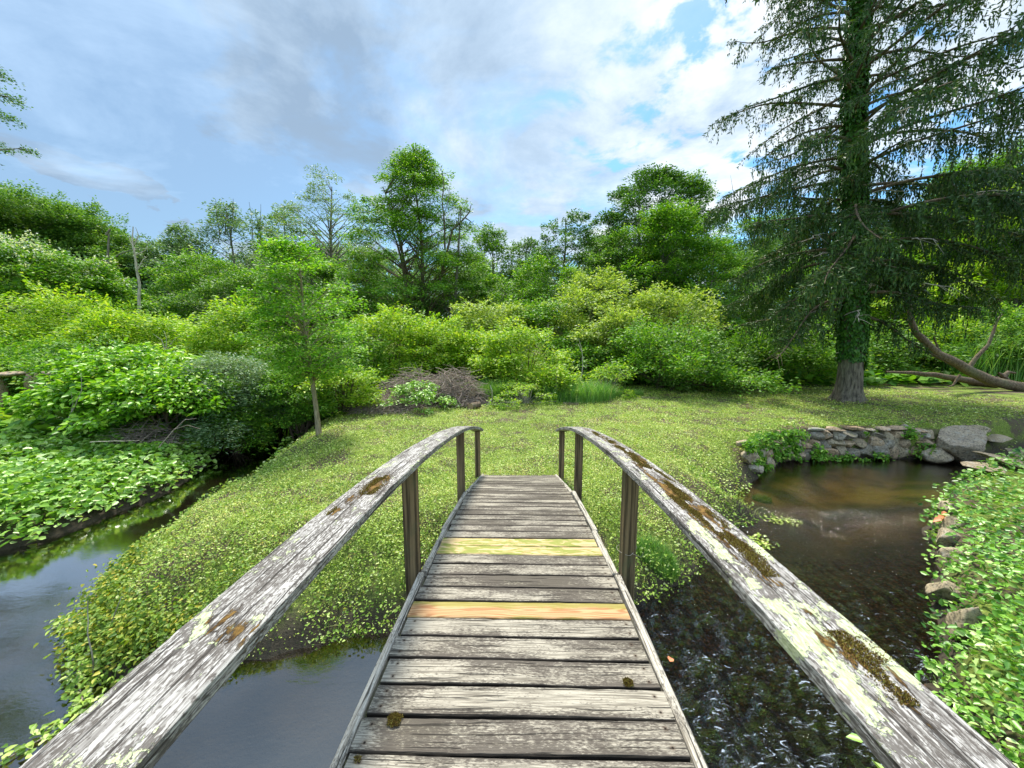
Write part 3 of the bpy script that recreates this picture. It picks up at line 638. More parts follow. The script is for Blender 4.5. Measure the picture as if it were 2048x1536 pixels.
TR=[ # px, top, width, Y, material, shape, seed, label, extra
 (-60,380,330,46,'green','round',11,'dark green rounded tree on the hill, highest at the left edge of the photo',dict(cbf=.12,nclump=60)),
 (95,432,210,50,'green','round',12,'dark green tree descending the left hill, just above the white-flowering tree',dict(cbf=.12,nclump=50)),
 (178,478,130,52,'green','round',13,'small dark crown at the foot of the left hill, left of the broken snag',dict(cbf=.1)),
 (245,480,110,48,'green','oval',14,'bushy green tree between the broken snag and the pale dead tree',dict(cbf=.1)),
 (330,492,130,50,'blue','round',15,'blue-green tree just right of the pale dead tree',dict(cbf=.1)),
 (378,455,90,44,'blue','oval',16,'thin-topped dark tree with a tuft leaning left, above the left thicket',dict(cbf=.15,cover=1.1,lean=-.8)),
 (400,520,170,34,'mid','round',17,'soft mid-green tree low in front of the left bluish trees',dict(cbf=.1)),
 (455,414,130,46,'blue','oval',18,'sparse bluish tree with bare twigs poking above its top',dict(cbf=.15,cover=.75,nclump=44)),
 (520,428,100,45,'blue','oval',19,'sparse grey-green tree right of the one with bare twigs',dict(cbf=.15,cover=.8)),
 (572,415,110,44,'green','oval',20,'leafy green tree with a pointed top behind the young lawn-edge tree',dict(cbf=.1,cover=1.8)),
 (655,345,230,38,'silver','oval',21,'tall airy pale tree whose fine leaves let the sky through, left of the tallest tree',dict(cbf=.12,cover=.60,nclump=70,leafk=.0048,rc=1.2,flat=.6)),
 (480,560,200,30,'green','round',22,'round green tree filling the gap behind the left thicket',dict(cbf=.08)),
 (610,520,200,31,'mid','round',23,'mid-green tree between the airy pale tree and the lawn-edge sapling',dict(cbf=.08)),
 (720,500,140,32,'green','round',24,'green tree tucked against the left side of the tallest tree',dict(cbf=.08)),
 (905,560,150,31,'green','round',25,'green tree under the bare crooked branches right of the tallest tree',dict(cbf=.08)),
 (985,448,120,42,'green','oval',26,'pointed green tree in the middle, first right of the bare crooked branches',dict(cbf=.1)),
 (1050,486,110,44,'blue','oval',27,'dusky green tree in the dip of the skyline',dict(cbf=.1)),
 (1010,560,160,33,'mid','round',28,'bright mid-green tree below the dip of the skyline',dict(cbf=.08)),
 (1128,425,110,40,'dark','umbrella',29,'umbrella-shaped dark tree on a bare forked trunk standing clear against the sky',dict(cbf=.55,cover=1.5,nclump=22,bark='brown')),
 (1110,520,150,36,'mid','round',30,'soft green tree at the foot of the umbrella-shaped one',dict(cbf=.05)),
 (1215,418,120,42,'dark','oval',31,'dark tree on the left shoulder of the tall clump',dict(cbf=.1)),
 (1290,350,170,44,'dark','round',32,'tallest dark tree of the right clump, its crown open against the sky',dict(cbf=.15,cover=1.6,nclump=60)),
 (1382,352,130,44,'green','oval',33,'tall green tree with a rounded top on the right of the clump',dict(cbf=.12,nclump=50)),
 (1330,425,190,36,'mid','oval',34,'fresh green tree standing in front of the dark clump',dict(cbf=.08,nclump=50)),
 (1240,470,150,37,'green','oval',35,'deep green tree beside the fresh green one, on its left',dict(cbf=.08)),
 (1425,470,150,32,'mid','oval',36,'light green tree just left of the big spruce, behind it',dict(cbf=.08)),
 (1520,430,180,38,'green','oval',37,'green tree seen through the left boughs of the spruce',dict(cbf=.08)),
 (1640,520,220,30,'mid','round',38,'leafy tree close behind the left side of the spruce trunk',dict(cbf=.08)),
 (1850,430,260,34,'mid','oval',39,'light green tree behind the right boughs of the spruce',dict(cbf=.08,nclump=50)),
 (1960,330,240,32,'mid','oval',40,'tall sunny green tree beyond the spruce, second from the right edge',dict(cbf=.08,nclump=60,cover=1.7)),
 (2075,345,240,27,'lime','round',41,'tall yellow-green tree cut off by the right edge of the photo',dict(cbf=.06,nclump=60)),
 (1800,560,240,26,'lime','round',42,'low yellow-green tree behind the leaning trunk on the right',dict(cbf=.08)),
 (1960,620,220,24,'mid','round',43,'low leafy tree above the fallen log at the right',dict(cbf=.06)),
]
for px,top,w,Y_,m_,sh,sd_,lab,ex in TR:
    tree_at(px,top,w*1.08,Y_,m_,lab,shape=sh,seed=sd_,group=G1,**{'cover':1.5,**ex})
# tallest tree, several trunks, layered open crown
tree_at(825,278,400,30,'mid','tallest tree of the skyline, dark multiple trunks and an open layered crown','tall_layered_tree',seed=61,shape='cone',bark='brown',cbf=.13,nclump=250,cover=.95,stems=3,rc=1.6,flat=.45,tr=.22,leafk=.0055,hollow=.35)
tree_at(893,385,95,29.5,'green','narrow half-dead tree with sprouting leaves leaning right of the tallest tree','half_dead_tree',seed=62,shape='oval',bark='grey',cbf=.3,nclump=24,cover=.5,lean=1.2,rc=.6)
# white-flowering tree
tree_at(95,488,280,25,'mid','broad yellow-green tree dotted with white blossom, behind the left thicket','flowering_tree',seed=63,shape='round',cbf=.02,nclump=110,cover=1.7,flower=520,leafk=.0085,rc=1.6,bark='brown')
# leafy bough of a tree outside the left edge
def edge_tree():
    Y_=17; root=empty('broadleaf_tree',(-27.2,Y_,gz(-27.2,Y_)+1.5),'tall dark tree just outside the left edge whose leafy branch tips hang into the sky','tree')
    tm,cm,fl,n=plant_meshes(seed=64,H=15.5,R=4.3,cb=8.6,shape='oval',nclump=46,leaf=.11,cover=1.1,rc=.8,trunk_r=.3,hollow=.7)
    link('trunk',tm,MB['grey'],root); link('crown',cm,ML['dark'],root)
edge_tree()

# shrubs of the thicket
G2='shrubs of the bright thicket'
SH=[ # px, top, width, Y, material, seed, label
 (30,588,260,17,'lime',101,'rounded yellow-green shrub at the left edge below the blossoming tree'),
 (170,600,220,18,'lime',102,'yellow-green shrub right of the one at the left edge'),
 (285,632,260,17,'lime',103,'broad pale lime shrub mound left of the thin pale dead stem'),
 (60,690,260,13.5,'mid',104,'dark-bottomed shrub at the left edge above the ruined wall'),
 (210,700,220,13,'mid',105,'mid-green shrub in front of the broad lime mound'),
 (400,665,200,15,'lime',106,'loose yellowish shrub with dry stems showing, left of the young tree'),
 (480,622,190,15.5,'lime',107,'high lime shrub touching the young tree from the left'),
 (560,680,180,14,'mid',108,'green shrub behind the young tree trunk'),
 (690,660,160,14.5,'mid',109,'green shrub right of the young tree'),
 (775,612,190,17,'lime',110,'tallest bright shrub, right of the young tree and above the twig heap'),
 (865,642,170,17.5,'lime',111,'yellow-green shrub right behind the twig heap'),
 (945,650,150,17.5,'lime',112,'yellow-green shrub between the twig heap and the rounded bush'),
 (1045,655,170,15.5,'lime',113,'rounded bright bush above the tall grass in the middle'),
 (680,725,120,11.5,'lime',114,'low lime shrub beside the lawn, right of the young tree trunk'),
 (985,590,150,22,'willow',115,'taller mid-green bush behind the rounded bright one'),
 (1100,600,150,22,'mid',116,'green bush right behind the rounded bright one'),
 (1190,517,190,24,'willow',117,'tall pale yellow willowy bush beside the dark hollow'),
 (1250,600,160,20,'willow',118,'feathery yellow bush in front of the willowy one'),
 (1335,572,190,21,'willow',119,'pale willowy bush left of the spruce'),
 (1335,632,230,16.5,'mid',120,'dense rounded dark-based bush at the edge of the lawn left of the spruce'),
 (1420,690,160,17,'green',121,'dark bush in the shade between the rounded bush and the spruce'),
 (1530,660,200,18.5,'mid',122,'shaded bush behind the spruce on its left'),
 (1610,640,180,20,'mid',123,'shrub right behind the spruce trunk'),
 (1900,640,170,21,'lime',124,'bright lime shrub framed by the leaning dead limbs at the right'),
 (1790,660,190,21,'green',125,'dark shrub behind the fallen log'),
 (2060,640,200,19,'green',126,'dark shrub at the right edge behind the fallen trunk'),
 (1180,690,130,18.5,'mid',127,'low bush behind the tall grass'),
]
for px,top,w,Y_,m_,sd_,lab in SH:
    tree_at(px,top,w*1.15,Y_,m_,lab,'thicket_shrub','shrub',group=G2,seed=sd_,shape='dome',bark='brown',cbf=.10,nclump=30,cover=1.35,leafk=.0078,leafmin=.08,stems=6,tr=.035,hollow=.5,rc=.50*w/740*Y_/2+.12,up=.9,flat=.75,lump=1.0)
# near left plants over the dark stream
near=[(255,690,250,10.6,'knot',201,'broad-leaved knotweed mound with large bright leaves left of the dark stream mouth',dict(cbf=.34,leafmin=.13,cover=1.5,lshape='broad',lw=.7)),
 (330,745,230,9.6,'knot',202,'nearer knotweed clump drooping over a tangle of dry brown stems',dict(cbf=.36,leafmin=.12,cover=1.3,lshape='broad',lw=.7)),
 (440,705,230,10.6,'silver',203,'silvery grey-green willow shrub hanging over the stream',dict(cbf=.3,leafmin=.10,cover=1.2,lw=.30,droop=.6)),
 (545,745,170,12.4,'green',204,'dark overhanging shrub above the black stream mouth',dict(cbf=.45,leafmin=.07,cover=1.5)),
 (462,790,120,10.0,'mid',205,'small fern-like dark green plant at the waterline below the willow',dict(cbf=.3,leafmin=.12,cover=1.0,lw=.22,droop=.7)),
 (590,740,150,11.0,'mid',206,'leafy shrub on the far bank just left of the young tree trunk',dict(cbf=.35,leafmin=.06,cover=1.5)),
 (60,712,200,12.2,'mid',207,'vine-covered mound draped over the low ruined wall',dict(leafmin=.08,cover=1.5))]
for px,top,w,Y_,m_,sd_,lab,ex in near:
    tree_at(px,top,w*1.1,Y_,m_,lab,'bank_shrub','shrub',group='plants on the left stream bank',seed=sd_,shape='dome',bark='brown',nclump=46,stems=6,tr=.03,hollow=.55,rc=.40*w/740*Y_/2+.08,up=.6,flat=.7,**{'cbf':.12,**ex})
# young tree on the lawn edge
def sapling():
    b=at(638,868,8.9); x,y=b.x,b.y; z=gz(x,y); H=at(600,462,8.9).z-z
    root=empty('young_tree',(x,y,z),'slender young tree with a pale bare stem standing at the left edge of the lawn','tree')
    tm,cm,fl,n=plant_meshes(seed=71,H=H*.97,R=1.05,cb=H*.30,shape='oval',nclump=80,leaf=.075,cover=.85,rc=.50,flat=.6,up=.5,trunk_r=.055,lean=-.30,droop=.2,hollow=.1)
    link('trunk',tm,MB['sapling'],root); link('crown',cm,ML['fresh'],root)
sapling()

# ------------------------------------------------------------ dead trees and bare branches
def bare(name,label,cat,px,py,Y_,spec,mat_='pale',r0=.12,group=None,seed=0,base=None):
    """spec: list of limbs, each a list of (px,py) with a thickness factor"""
    b=at(px,py,Y_) if base is None else base; root=Vector(b); acc=Acc(); r=random.Random(seed)
    for th,limb in spec:
        P=[]
        for i,(a_,c_) in enumerate(limb):
            q=at(a_,c_,Y_)-root; q.y+=r.uniform(-.05,.05)*i*Y_*.04; P.append(q)
        # resample with wobble
        Q=[]
        for p0,p1 in zip(P[:-1],P[1:]):
            for t in(0,.33,.66): Q.append(p0.lerp(p1,t)+Vector([r.uniform(-1,1)*.012*(p1-p0).length for _ in range(3)]))
        Q.append(P[-1]); n=len(Q)
        acc.tube([tuple(q) for q in Q],[max(.004,r0*th*(1-.75*i/(n-1))) for i in range(n)],6)
    o=link(name,acc.mesh(name,True),MB[mat_]); o.location=root; return tag(o,label,cat,group)
bare('dead_snag','broken grey dead trunk snapped off at the top, above the left thicket','dead tree',212,600,28,[(1,[(212,600),(214,540),(216,462)]),(.45,[(213,545),(222,560),(214,530)]),(.5,[(212,470),(221,458),(219,463)]),(.35,[(214,525),(240,508),(262,500),(288,494)])],'grey',.16,seed=1)
bare('dead_tree','thin pale dead tree with spiky bare branches beside the broken snag','dead tree',278,640,22,[(1,[(278,640),(277,570),(274,520),(268,480),(262,452)]),(.5,[(275,540),(286,520),(292,512)]),(.4,[(270,500),(262,485),(256,470)]),(.4,[(269,490),(276,470),(273,455)]),(.35,[(272,510),(290,500),(300,480)])],'pale',.085,seed=2)
bare('crooked_branch','bare crooked branch reaching up and right beside the tallest tree','dead branch',880,560,29,[(1,[(880,560),(895,500),(905,460),(925,440),(938,425),(943,412)]),(.5,[(915,450),(918,432),(921,412)]),(.4,[(930,435),(944,445),(948,440)]),(.7,[(890,500),(888,440),(884,400),(887,370),(885,345)]),(.3,[(888,430),(897,400),(900,372)])],'brown',.11,seed=3)
bare('bare_twigs','cluster of bare upright twigs above the sparse bluish tree','dead branch',440,470,45,[(1,[(440,470),(434,430),(432,400)]),(1,[(450,470),(452,430),(450,405)]),(1,[(462,470),(466,430),(468,398)]),(.8,[(505,480),(503,440),(500,405)]),(.8,[(515,480),(520,440),(521,408)])],'grey',.07,seed=4)
bare('dry_branch','tall thin white dead stem arching over the grass in the middle','dead branch',1160,770,15,[(1,[(1160,770),(1166,730),(1164,700),(1158,676)]),(.6,[(1164,705),(1156,688),(1150,690)])],'pale',.025,seed=5)
bare('dry_branch','crooked pale dead branch standing in the grass, bent left at its foot','dead branch',1078,810,13.6,[(1.4,[(1078,810),(1100,792),(1112,778),(1113,762),(1111,745)]),(.6,[(1111,750),(1118,735),(1104,742)])],'pale',.045,seed=6)
bare('dry_branch','short pale crooked stick leaning beside the cut logs','dead branch',966,826,12.4,[(1,[(966,826),(978,806),(985,798),(984,780),(980,770)])],'pale',.032,seed=7)
bare('dry_branch','white pale stub of a dead trunk far behind the grass','dead branch',1097,700,20,[(1,[(1097,700),(1097,675),(1096,648)])],'pale',.09,seed=8)
bare('dead_twig','thin bare twig cluster sticking out left of the spruce','dead branch',1500,440,24,[(1,[(1500,440),(1475,405),(1455,385)]),(.7,[(1480,410),(1465,380),(1462,350)]),(.6,[(1490,425),(1478,395),(1480,372)])],'grey',.03,seed=9)
bare('dry_branch','dry forked twig arching out of the left bank leaves in front of the ruined wall','dead branch',130,850,8.6,[(1,[(130,850),(150,812),(163,780),(162,745)]),(.7,[(143,825),(146,805),(142,785)])],'pale',.016,seed=21)
bare('dry_branch','long pale dry stick lying across the left bank leaves','dead branch',230,882,7.6,[(1,[(180,884),(230,882),(282,880)])],'pale',.012,seed=22)
bare('dry_branch','bare brown stick leaning out of the knotweed tangle over the stream','dead branch',318,895,8.0,[(1,[(318,895),(345,862),(368,840),(396,836)]),(.6,[(350,858),(375,850),(400,858)])],'twig',.014,seed=23)
bare('dry_branch','fan of dry pale stems showing above the thicket left of the young tree','dead branch',330,700,13,[(1,[(330,700),(322,680),(308,668)]),(.8,[(332,700),(334,676),(326,662)]),(.8,[(334,700),(345,682),(360,672)])],'pale',.016,seed=24)
# fallen and leaning trunks at the right
FY=16.2
bare('fallen_log','long straight fallen log lying along the far edge of the lawn','log',2040,775,FY+.6,[(1.0,[(1990,768),(1930,760),(1870,750),(1820,745),(1775,744)])],'log',.20,seed=10)
bare('leaning_trunk','thick barky trunk leaning up out of the lawn and forking into a vine-wrapped dark stem','fallen tree',2060,776,FY-.4,[(1.25,[(2110,776),(2040,774),(1985,762),(1945,745),(1905,722),(1875,707),(1850,690),(1832,665),(1825,640),(1826,600),(1842,570)]),(.36,[(1888,715),(1876,695),(1868,672)]),(.5,[(1935,742),(1950,718),(1975,690),(1998,640),(2006,628)]),(.30,[(1920,750),(1905,770),(1895,775)])],'log',.20,seed=11)
bare('tree_stump','small knotted root stump on top of the leaning trunk at the right edge','stump',2015,762,FY+.3,[(1,[(2020,770),(2008,752),(1998,745)]),(.9,[(2006,755),(2018,744),(2028,746)]),(.8,[(2000,762),(1992,752)])],'log',.13,seed=12)

# ------------------------------------------------------------ spruce
def spruce():
    b=at(1697,800,13.6); x,y=b.x,b.y; z0=gz(x,y)
    root=empty('spruce_tree',(x,y,z0),'huge dark spruce with drooping boughs and an ivy-wrapped trunk, standing on the lawn','tree')
    r=random.Random(8); g=rng_(8); H=23.
    def axis_(h): return np.array([-.09*h+.08*math.sin(h*.5),0,h])
    def tr(h): return .35*(1-h/H)**.75+.02
    # trunk with root flare and ridges
    hs=np.concatenate([[-.2,0,.08,.2,.4,.7,1.1,1.6],np.linspace(2.2,H-.2,34)]); sides=40; V=[]
    for h in hs:
        th=np.arange(sides)/sides*2*PI; rr=tr(max(h,0))*(1+.42*math.exp(-max(h,0)/.28)*(1+.5*np.cos(th*5+1)+.25*np.cos(th*3))) 
        rr=rr*(1+.05*(vnoise(th*7,np.full(sides,h*1.5),1,3)-.5)*2); c=axis_(max(h,0)); V.append(np.stack([c[0]+rr*np.cos(th),c[1]+rr*np.sin(th),np.full(sides,h)],1))
    V=np.concatenate(V); i=np.arange(len(hs)-1)[:,None]*sides; j=np.arange(sides)[None]; jn=(j+1)%sides
    link('trunk',fast_mesh('trunk',V,np.stack([i+j,i+jn,i+sides+jn,i+sides+j],-1).reshape(-1,4),None,True),MB['spruce'],root)
    acc=Acc(); P=[];D=[];LL=[]; dead=Acc()
    nb=170
    for k in range(nb):
        h=3.1+(H-3.8)*(k/nb)**(.92); az=k*2.39996+r.uniform(-.3,.3); c=axis_(h)
        t=h/H; L=(5.4 if h<12 else lerp(5.4,.7,(h-12)/(H-12)))*r.uniform(.62,1.12)
        if h<4.6: L*=.85 if math.cos(az)<.2 else .6
        L*=(1 if k%3 else .7)*(.80 if math.cos(az)<-.2 and h>6 else .94 if math.cos(az)<0 else 1)
        if math.cos(az)>0.2 and h>3: L*=1.18
        if h<5 and math.sin(az)<-.55: continue
        upang=lerp(.18,.50,sst(3,15,h))+r.uniform(-.16,.18); sag=lerp(.50,.26,sst(4,14,h))*r.uniform(.6,1.4)
        d=np.array([math.cos(az),math.sin(az),0]); n=14; pts=[]
        for i in range(n+1):
            s_=i/n; zz=L*s_*math.tan(upang)-sag*L*(s_**1.7)*1.15+.12*L*max(0,s_-.75)**1.0
            pts.append(c+d*(L*s_)+np.array([0,0,zz])+np.array([-d[1],d[0],0])*math.sin(s_*4+k)*.35*s_+np.array([0,0,math.sin(s_*7+k*1.3)*.10*s_]))
        pts=np.array(pts); r0=.055*(1-.6*t)+.012
        acc.tube(pts,[r0*(1-.85*i/n)+.004 for i in range(n+1)],5)
        dens=1.25 if h<7.5 else lerp(.78,.58,sst(7.5,11,h))
        ns=int(L*11*dens)
        for q in range(ns):
            s_=r.uniform(.16,1.0)**.8; f=s_*n; i=int(min(f,n-1)); p=pts[i]*(1-(f-i))+pts[i+1]*(f-i)
            sgn=r.choice([-1,1]); ln=L*.27*(1-s_*.62)*r.uniform(.5,1.25)+.12
            sd_=d*r.uniform(.35,.9)+np.array([-d[1],d[0],0])*sgn*r.uniform(.5,1.1); sd_/=np.linalg.norm(sd_)
            drp=r.uniform(.3,1.1); m_=max(3,int(ln/.085)); tt=(np.arange(m_)+.5)/m_
            Q=p+sd_*(tt*ln)[:,None]; Q[:,2]-=drp*ln*tt**1.6
            if r.random()<.5: acc.tube([p,(p+Q[m_//2])/2,Q[-1]],[.010,.007,.003],3)
            # twigs along the branchlet
            k2=2; PQ=np.repeat(Q,k2,0)+g.normal(0,.015,(m_*k2,3)); dd=np.tile(sd_,(m_*k2,1))*.7+np.cross(sd_,[0,0,1])*g.choice([-1,1],(m_*k2,1))*.6+g.normal(0,.25,(m_*k2,3)); dd[:,2]-=.25
            P.append(PQ);D.append(dd);LL.append(g.uniform(.09,.2,m_*k2))
            # hanging curtains
            hang=r.uniform(.2,1.05)*(1 if h<9.5 else .55); hc=max(2,int(hang/.11))
            for w in range(m_):
                if r.random()<.85:
                    hh=hang*r.uniform(.3,1.0); hc=max(1,int(hh/.10)); 
                    base=Q[w]+np.array([r.uniform(-.03,.03),r.uniform(-.03,.03),0]); zs=np.arange(hc)*.10
                    pp=base+np.stack([g.normal(0,.012,hc),g.normal(0,.012,hc),-zs],1); P.append(pp)
                    D.append(np.stack([g.normal(0,.22,hc),g.normal(0,.22,hc),-np.ones(hc)],1)); LL.append(np.full(hc,.15)*g.uniform(.8,1.2,hc))
    P=np.concatenate(P);D=np.concatenate(D);LL=np.concatenate(LL); kz=P[:,2]>1.75+.9*(vnoise(P[:,0],P[:,1],.9,14)-.3); P=P[kz];D=D[kz];LL=LL[kz]; n=len(P)
    rnd=np.clip(g.normal(.45,.24,n)+.5*(vnoise(P[:,0],P[:,2]+P[:,1],.8,3)-.5),0,1)
    V,F_,R=leaf_arrays(P,D,g.normal(0,1,(n,3)),LL*.9,LL*.29,rnd)
    link('crown',fast_mesh('crown',V,F_,R),ML['spruce'],root)
    link('boughs',acc.mesh('boughs',True),MB['brown'],root)
    # lichen-pale dead boughs low in the crown
    for k in range(14):
        h=r.uniform(2.4,8.5); az=r.uniform(-2.9,-.3); d=np.array([math.cos(az),math.sin(az),0]); c=axis_(h)+d*r.uniform(.4,3.6); L=r.uniform(.6,1.5); n_=7; pts=[]
        for i in range(n_+1):
            s_=i/n_; pts.append(c+d*L*s_+np.array([r.uniform(-.04,.04),r.uniform(-.04,.04),-.28*L*s_**1.5+r.uniform(-.03,.03)]))
        dead=Acc(); dead.tube(pts,[.015*(1-.8*i/n_)+.003 for i in range(n_+1)],4)
        for q in range(5):
            i=r.randint(2,n_-1); e=pts[i]+np.array([r.uniform(-.35,.35),r.uniform(-.35,.1),r.uniform(-.45,.12)]); dead.tube([pts[i],(pts[i]+e)/2+.02,e],[.008,.006,.003],3)
        link('dead_bough',dead.mesh('dead_bough',True),MB['pale'],root)
    # ivy on the trunk
    n=9000; h=g.uniform(1.15,13.5,n)**1.0; th=g.random(n)*2*PI; thick=.03+.12*vnoise(th*1.5,h*.8,1,6)*np.clip((h-1)/2,0,1)
    keep=(h>1.5)|(np.abs(((th+PI*.30)%(2*PI)))<.6); 
    tr_=.35*(1-h/H)**.75+.02; rad=tr_+thick*g.random(n)
    P=np.stack([-.09*h+.08*np.sin(h*.5)+rad*np.cos(th),rad*np.sin(th),h],1)[keep]; D=np.stack([np.cos(th)*.6,np.sin(th)*.6,-np.ones(n)*.9],1)[keep]+g.normal(0,.3,(keep.sum(),3)); N_=np.stack([np.cos(th),np.sin(th),np.full(n,.5)],1)[keep]
    n=len(P); V,F_,R=leaf_arrays(P,D,N_,g.uniform(.09,.16,n),g.uniform(.08,.13,n),g.random(n),'broad')
    # a strand running down the right of the bare foot of the trunk
    o=link('ivy',fast_mesh('ivy',V,F_,R),ML['ivy'],root); o['label']='climbing ivy wrapped round the trunk'
    print('spruce leaves',len(LL))
spruce()

# ------------------------------------------------------------ stones
def stone_arrays(seed,c,size,rz=0,rnd=None,sub=3,cuts=7):
    g=rng_(seed); bm=bmesh.new(); bmesh.ops.create_icosphere(bm,subdivisions=sub,radius=1); V=np.array([v.co[:] for v in bm.verts]); F_=np.array([[v.index for v in f.verts] for f in bm.faces]); bm.free()
    for k in range(cuts):
        d=g.normal(0,1,3); d/=np.linalg.norm(d); lim=g.uniform(.5,.82); s_=V@d; V=V-np.outer(np.maximum(0,s_-lim),d)
    V*=1+.14*(vnoise(V[:,0]*2+seed,V[:,1]*2+V[:,2]*2.3,1,seed%50)[:,None]-.5)+.06*(vnoise(V[:,0]*7+seed,V[:,1]*7+V[:,2]*6,1,seed%50)[:,None]-.5)
    V*=1+.07*(vnoise(V[:,0]*13+seed+V[:,2]*5,V[:,1]*13+V[:,2]*11,1,seed%50,2)[:,None]-.5)
    V*=np.array(size)/2*1.12; ca,sa=math.cos(rz),math.sin(rz); V=V@np.array([[ca,sa,0],[-sa,ca,0],[0,0,1]]); V+=np.array(c)
    return V,F_,np.full(len(V),g.random() if rnd is None else rnd)
def one_stone(name,label,c,size,seed,rz=0,rnd=None,cat='stone',group=None,parent=None,sub=4,cuts=9):
    V,F_,R=stone_arrays(seed,(0,0,0),size,rz,rnd,sub,cuts); o=link(name,fast_mesh(name,V,F_,R,False),M_STONE,parent); o.location=c
    return tag(o,label,cat,group) if parent is None else o
def stone_wall():
    path=[(5.35,8.0),(5.9,8.65),(6.7,9.16),(7.8,9.46),(8.86,9.52),(10.0,9.50),(10.9,9.46)]
    pts=[Vector((a_,b_,0)) for a_,b_ in path]; cum=[0]
    for p,q in zip(pts[:-1],pts[1:]): cum.append(cum[-1]+(q-p).length)
    def P(s_):
        for i in range(len(cum)-1):
            if s_<=cum[i+1]: 
                t=(s_-cum[i])/(cum[i+1]-cum[i]); return pts[i].lerp(pts[i+1],t),(pts[i+1]-pts[i])
        return pts[-1],pts[-1]-pts[-2]
    root=empty('stone_wall',(8.0,9.5,WZ),'dry fieldstone retaining wall curving round the far side of the pool','wall')
    r=random.Random(5); acc=Acc(); off=np.array([8.0,9.5,WZ])
    rows=[(.0,.34),(.24,.28),(.47,.28)]
    for ri,(zb,hh) in enumerate(rows):
        s_=r.uniform(0,.1)+(0 if ri else .9)
        while s_<cum[-1]:
            w=r.uniform(.2,.46)*(1.25 if ri==0 else 1); p,d=P(s_+w/2); hz=hh*r.uniform(.8,1.45)
            low=.22*(1-sst(.3,1.8,s_))
            V,F_,R=stone_arrays(r.randrange(9999),(p.x,p.y-.02+.05*ri,WZ+zb+hh/2+r.uniform(-.03,.03)-low),(w*1.22,.45,hz*1.15),math.atan2(d.y,d.x)+r.uniform(-.1,.1),None,4,11)
            acc.add(V-off,F_,R); s_+=w*.93
    link('stones',acc.mesh('stones'),M_STONE,root)
    s_=2.9; k=0
    while s_<cum[-1]-.1:
        w=r.uniform(.26,.5); p,d=P(s_+w/2)
        V,F_,R=stone_arrays(300+k,(0,0,0),(w*1.15,.36,.09*r.uniform(.8,1.3)),math.atan2(d.y,d.x)+r.uniform(-.35,.35),r.uniform(.7,1),3,8)
        o=link('capstone',fast_mesh('capstone',V,F_,R),M_STONE,root); o.location=(p.x-off[0],p.y+.06-off[1],.77+r.uniform(-.03,.03)); s_+=w*r.uniform(.85,1.25); k+=1
stone_wall()
one_stone('boulder','big grey angular boulder rising from the water at the right end of the stone wall',(11.55,9.25,-.48),(1.35,.9,1.15),41,.1,.9,'boulder',sub=5,cuts=14)
one_stone('field_stone','flat dark slab stone lodged at the foot of the boulder, left side',(10.85,9.15,-.62),(.7,.5,.4),42,.3,.3)
one_stone('field_stone','low pale stone on the grass just right of the big boulder',(12.35,9.6,-.06),(.45,.35,.2),43,-.3,.5)
one_stone('field_stone','flat stone ledge over the dark channel right of the boulder',(13.1,9.75,-.35),(1.0,.5,.16),44,.15,.5)
one_stone('field_stone','small lone pale stone at the left end of the wall, in the grass',(5.35,8.3,-.08),(.36,.3,.2),45,.2,.6)
one_stone('field_stone','second pale stone below the lone one at the left end of the wall',(5.3,8.05,-.3),(.3,.26,.26),46,.5,.6)
RB=[(12.6,8.35,-.30,1.0,.5,.16,'pale slab farthest along the right bank by the channel'),(11.7,8.15,-.32,.9,.5,.14,'pale pinkish slab second from the channel on the right bank'),(10.7,7.75,-.32,1.0,.55,.14,'broad pale slab on the right bank facing the boulder'),(9.75,7.4,-.36,.8,.5,.12,'flat light slab on the corner of the right bank'),
 (7.4,5.85,-.5,.36,.3,.3,'rounded brown stone under the leaves halfway along the right bank'),(6.85,5.3,-.55,.42,.34,.34,'brown stone beside the orange leaf on the right bank'),(6.4,5.0,-.6,.4,.3,.3,'dark stone at the waterline below the orange leaf'),(5.95,4.55,-.62,.42,.3,.3,'wet stone at the waterline in the middle of the right bank'),(4.65,3.35,-.5,.34,.28,.40,'dark grey upright stone among the nearest right-bank leaves'),(5.2,3.95,-.6,.4,.3,.3,'mossy stone under the overhanging right-bank leaves')]
for i,(x,y,z,a_,b_,c_,l_) in enumerate(RB): one_stone('bank_stone',l_,(x-(.12 if i>3 else 0),y,z+(.05 if i>3 else .06)),(a_*(.95 if i>3 else 1),b_*1.1,c_*1.1),60+i,i*.7,.62 if i<4 else .4,group='stones edging the right bank',cuts=14)
one_stone('brick_fragment','small dark flat stone lying on the lawn below the grass tussocks',at(1178,822,11.9)-Vector((0,0,.0)),(.16,.1,.04),80,.1,.7)

def wall_plants():
    g=rng_(55); n=9000; path=np.array([(5.3,7.9),(5.85,8.5),(6.7,8.98),(7.8,9.2),(8.86,9.28),(10.0,9.26),(10.9,9.2)]); t=g.random(n)**1.25*(len(path)-1); i=np.minimum(t.astype(int),len(path)-2)
    P2=path[i]+(path[i+1]-path[i])*(t-i)[:,None]; zf=g.random(n); clump=vnoise(P2[:,0]*2,zf*2,1.2,12); keep=clump>np.where(t<2.6,.40,.60)
    P=np.stack([P2[:,0]+g.normal(0,.05,n),P2[:,1]+.25*zf-.08+g.normal(0,.05,n),WZ+.05+.78*zf],1)[keep]; n=len(P)
    V,F_,R=leaf_arrays(P,g.normal(0,1,(n,3))+np.array([0,-.3,-.6]),np.stack([g.normal(0,.5,n),g.normal(-.6,.5,n),np.ones(n)],1),g.uniform(.05,.11,n),g.uniform(.03,.07,n),np.clip(g.normal(.5,.2,n),0,1),'broad')
    tag(link('wall_plants',fast_mesh('wall_plants',V,F_,R),ML['mid']),'small creeping plants rooted in the joints of the pool wall','plants',kind='stuff')
wall_plants()

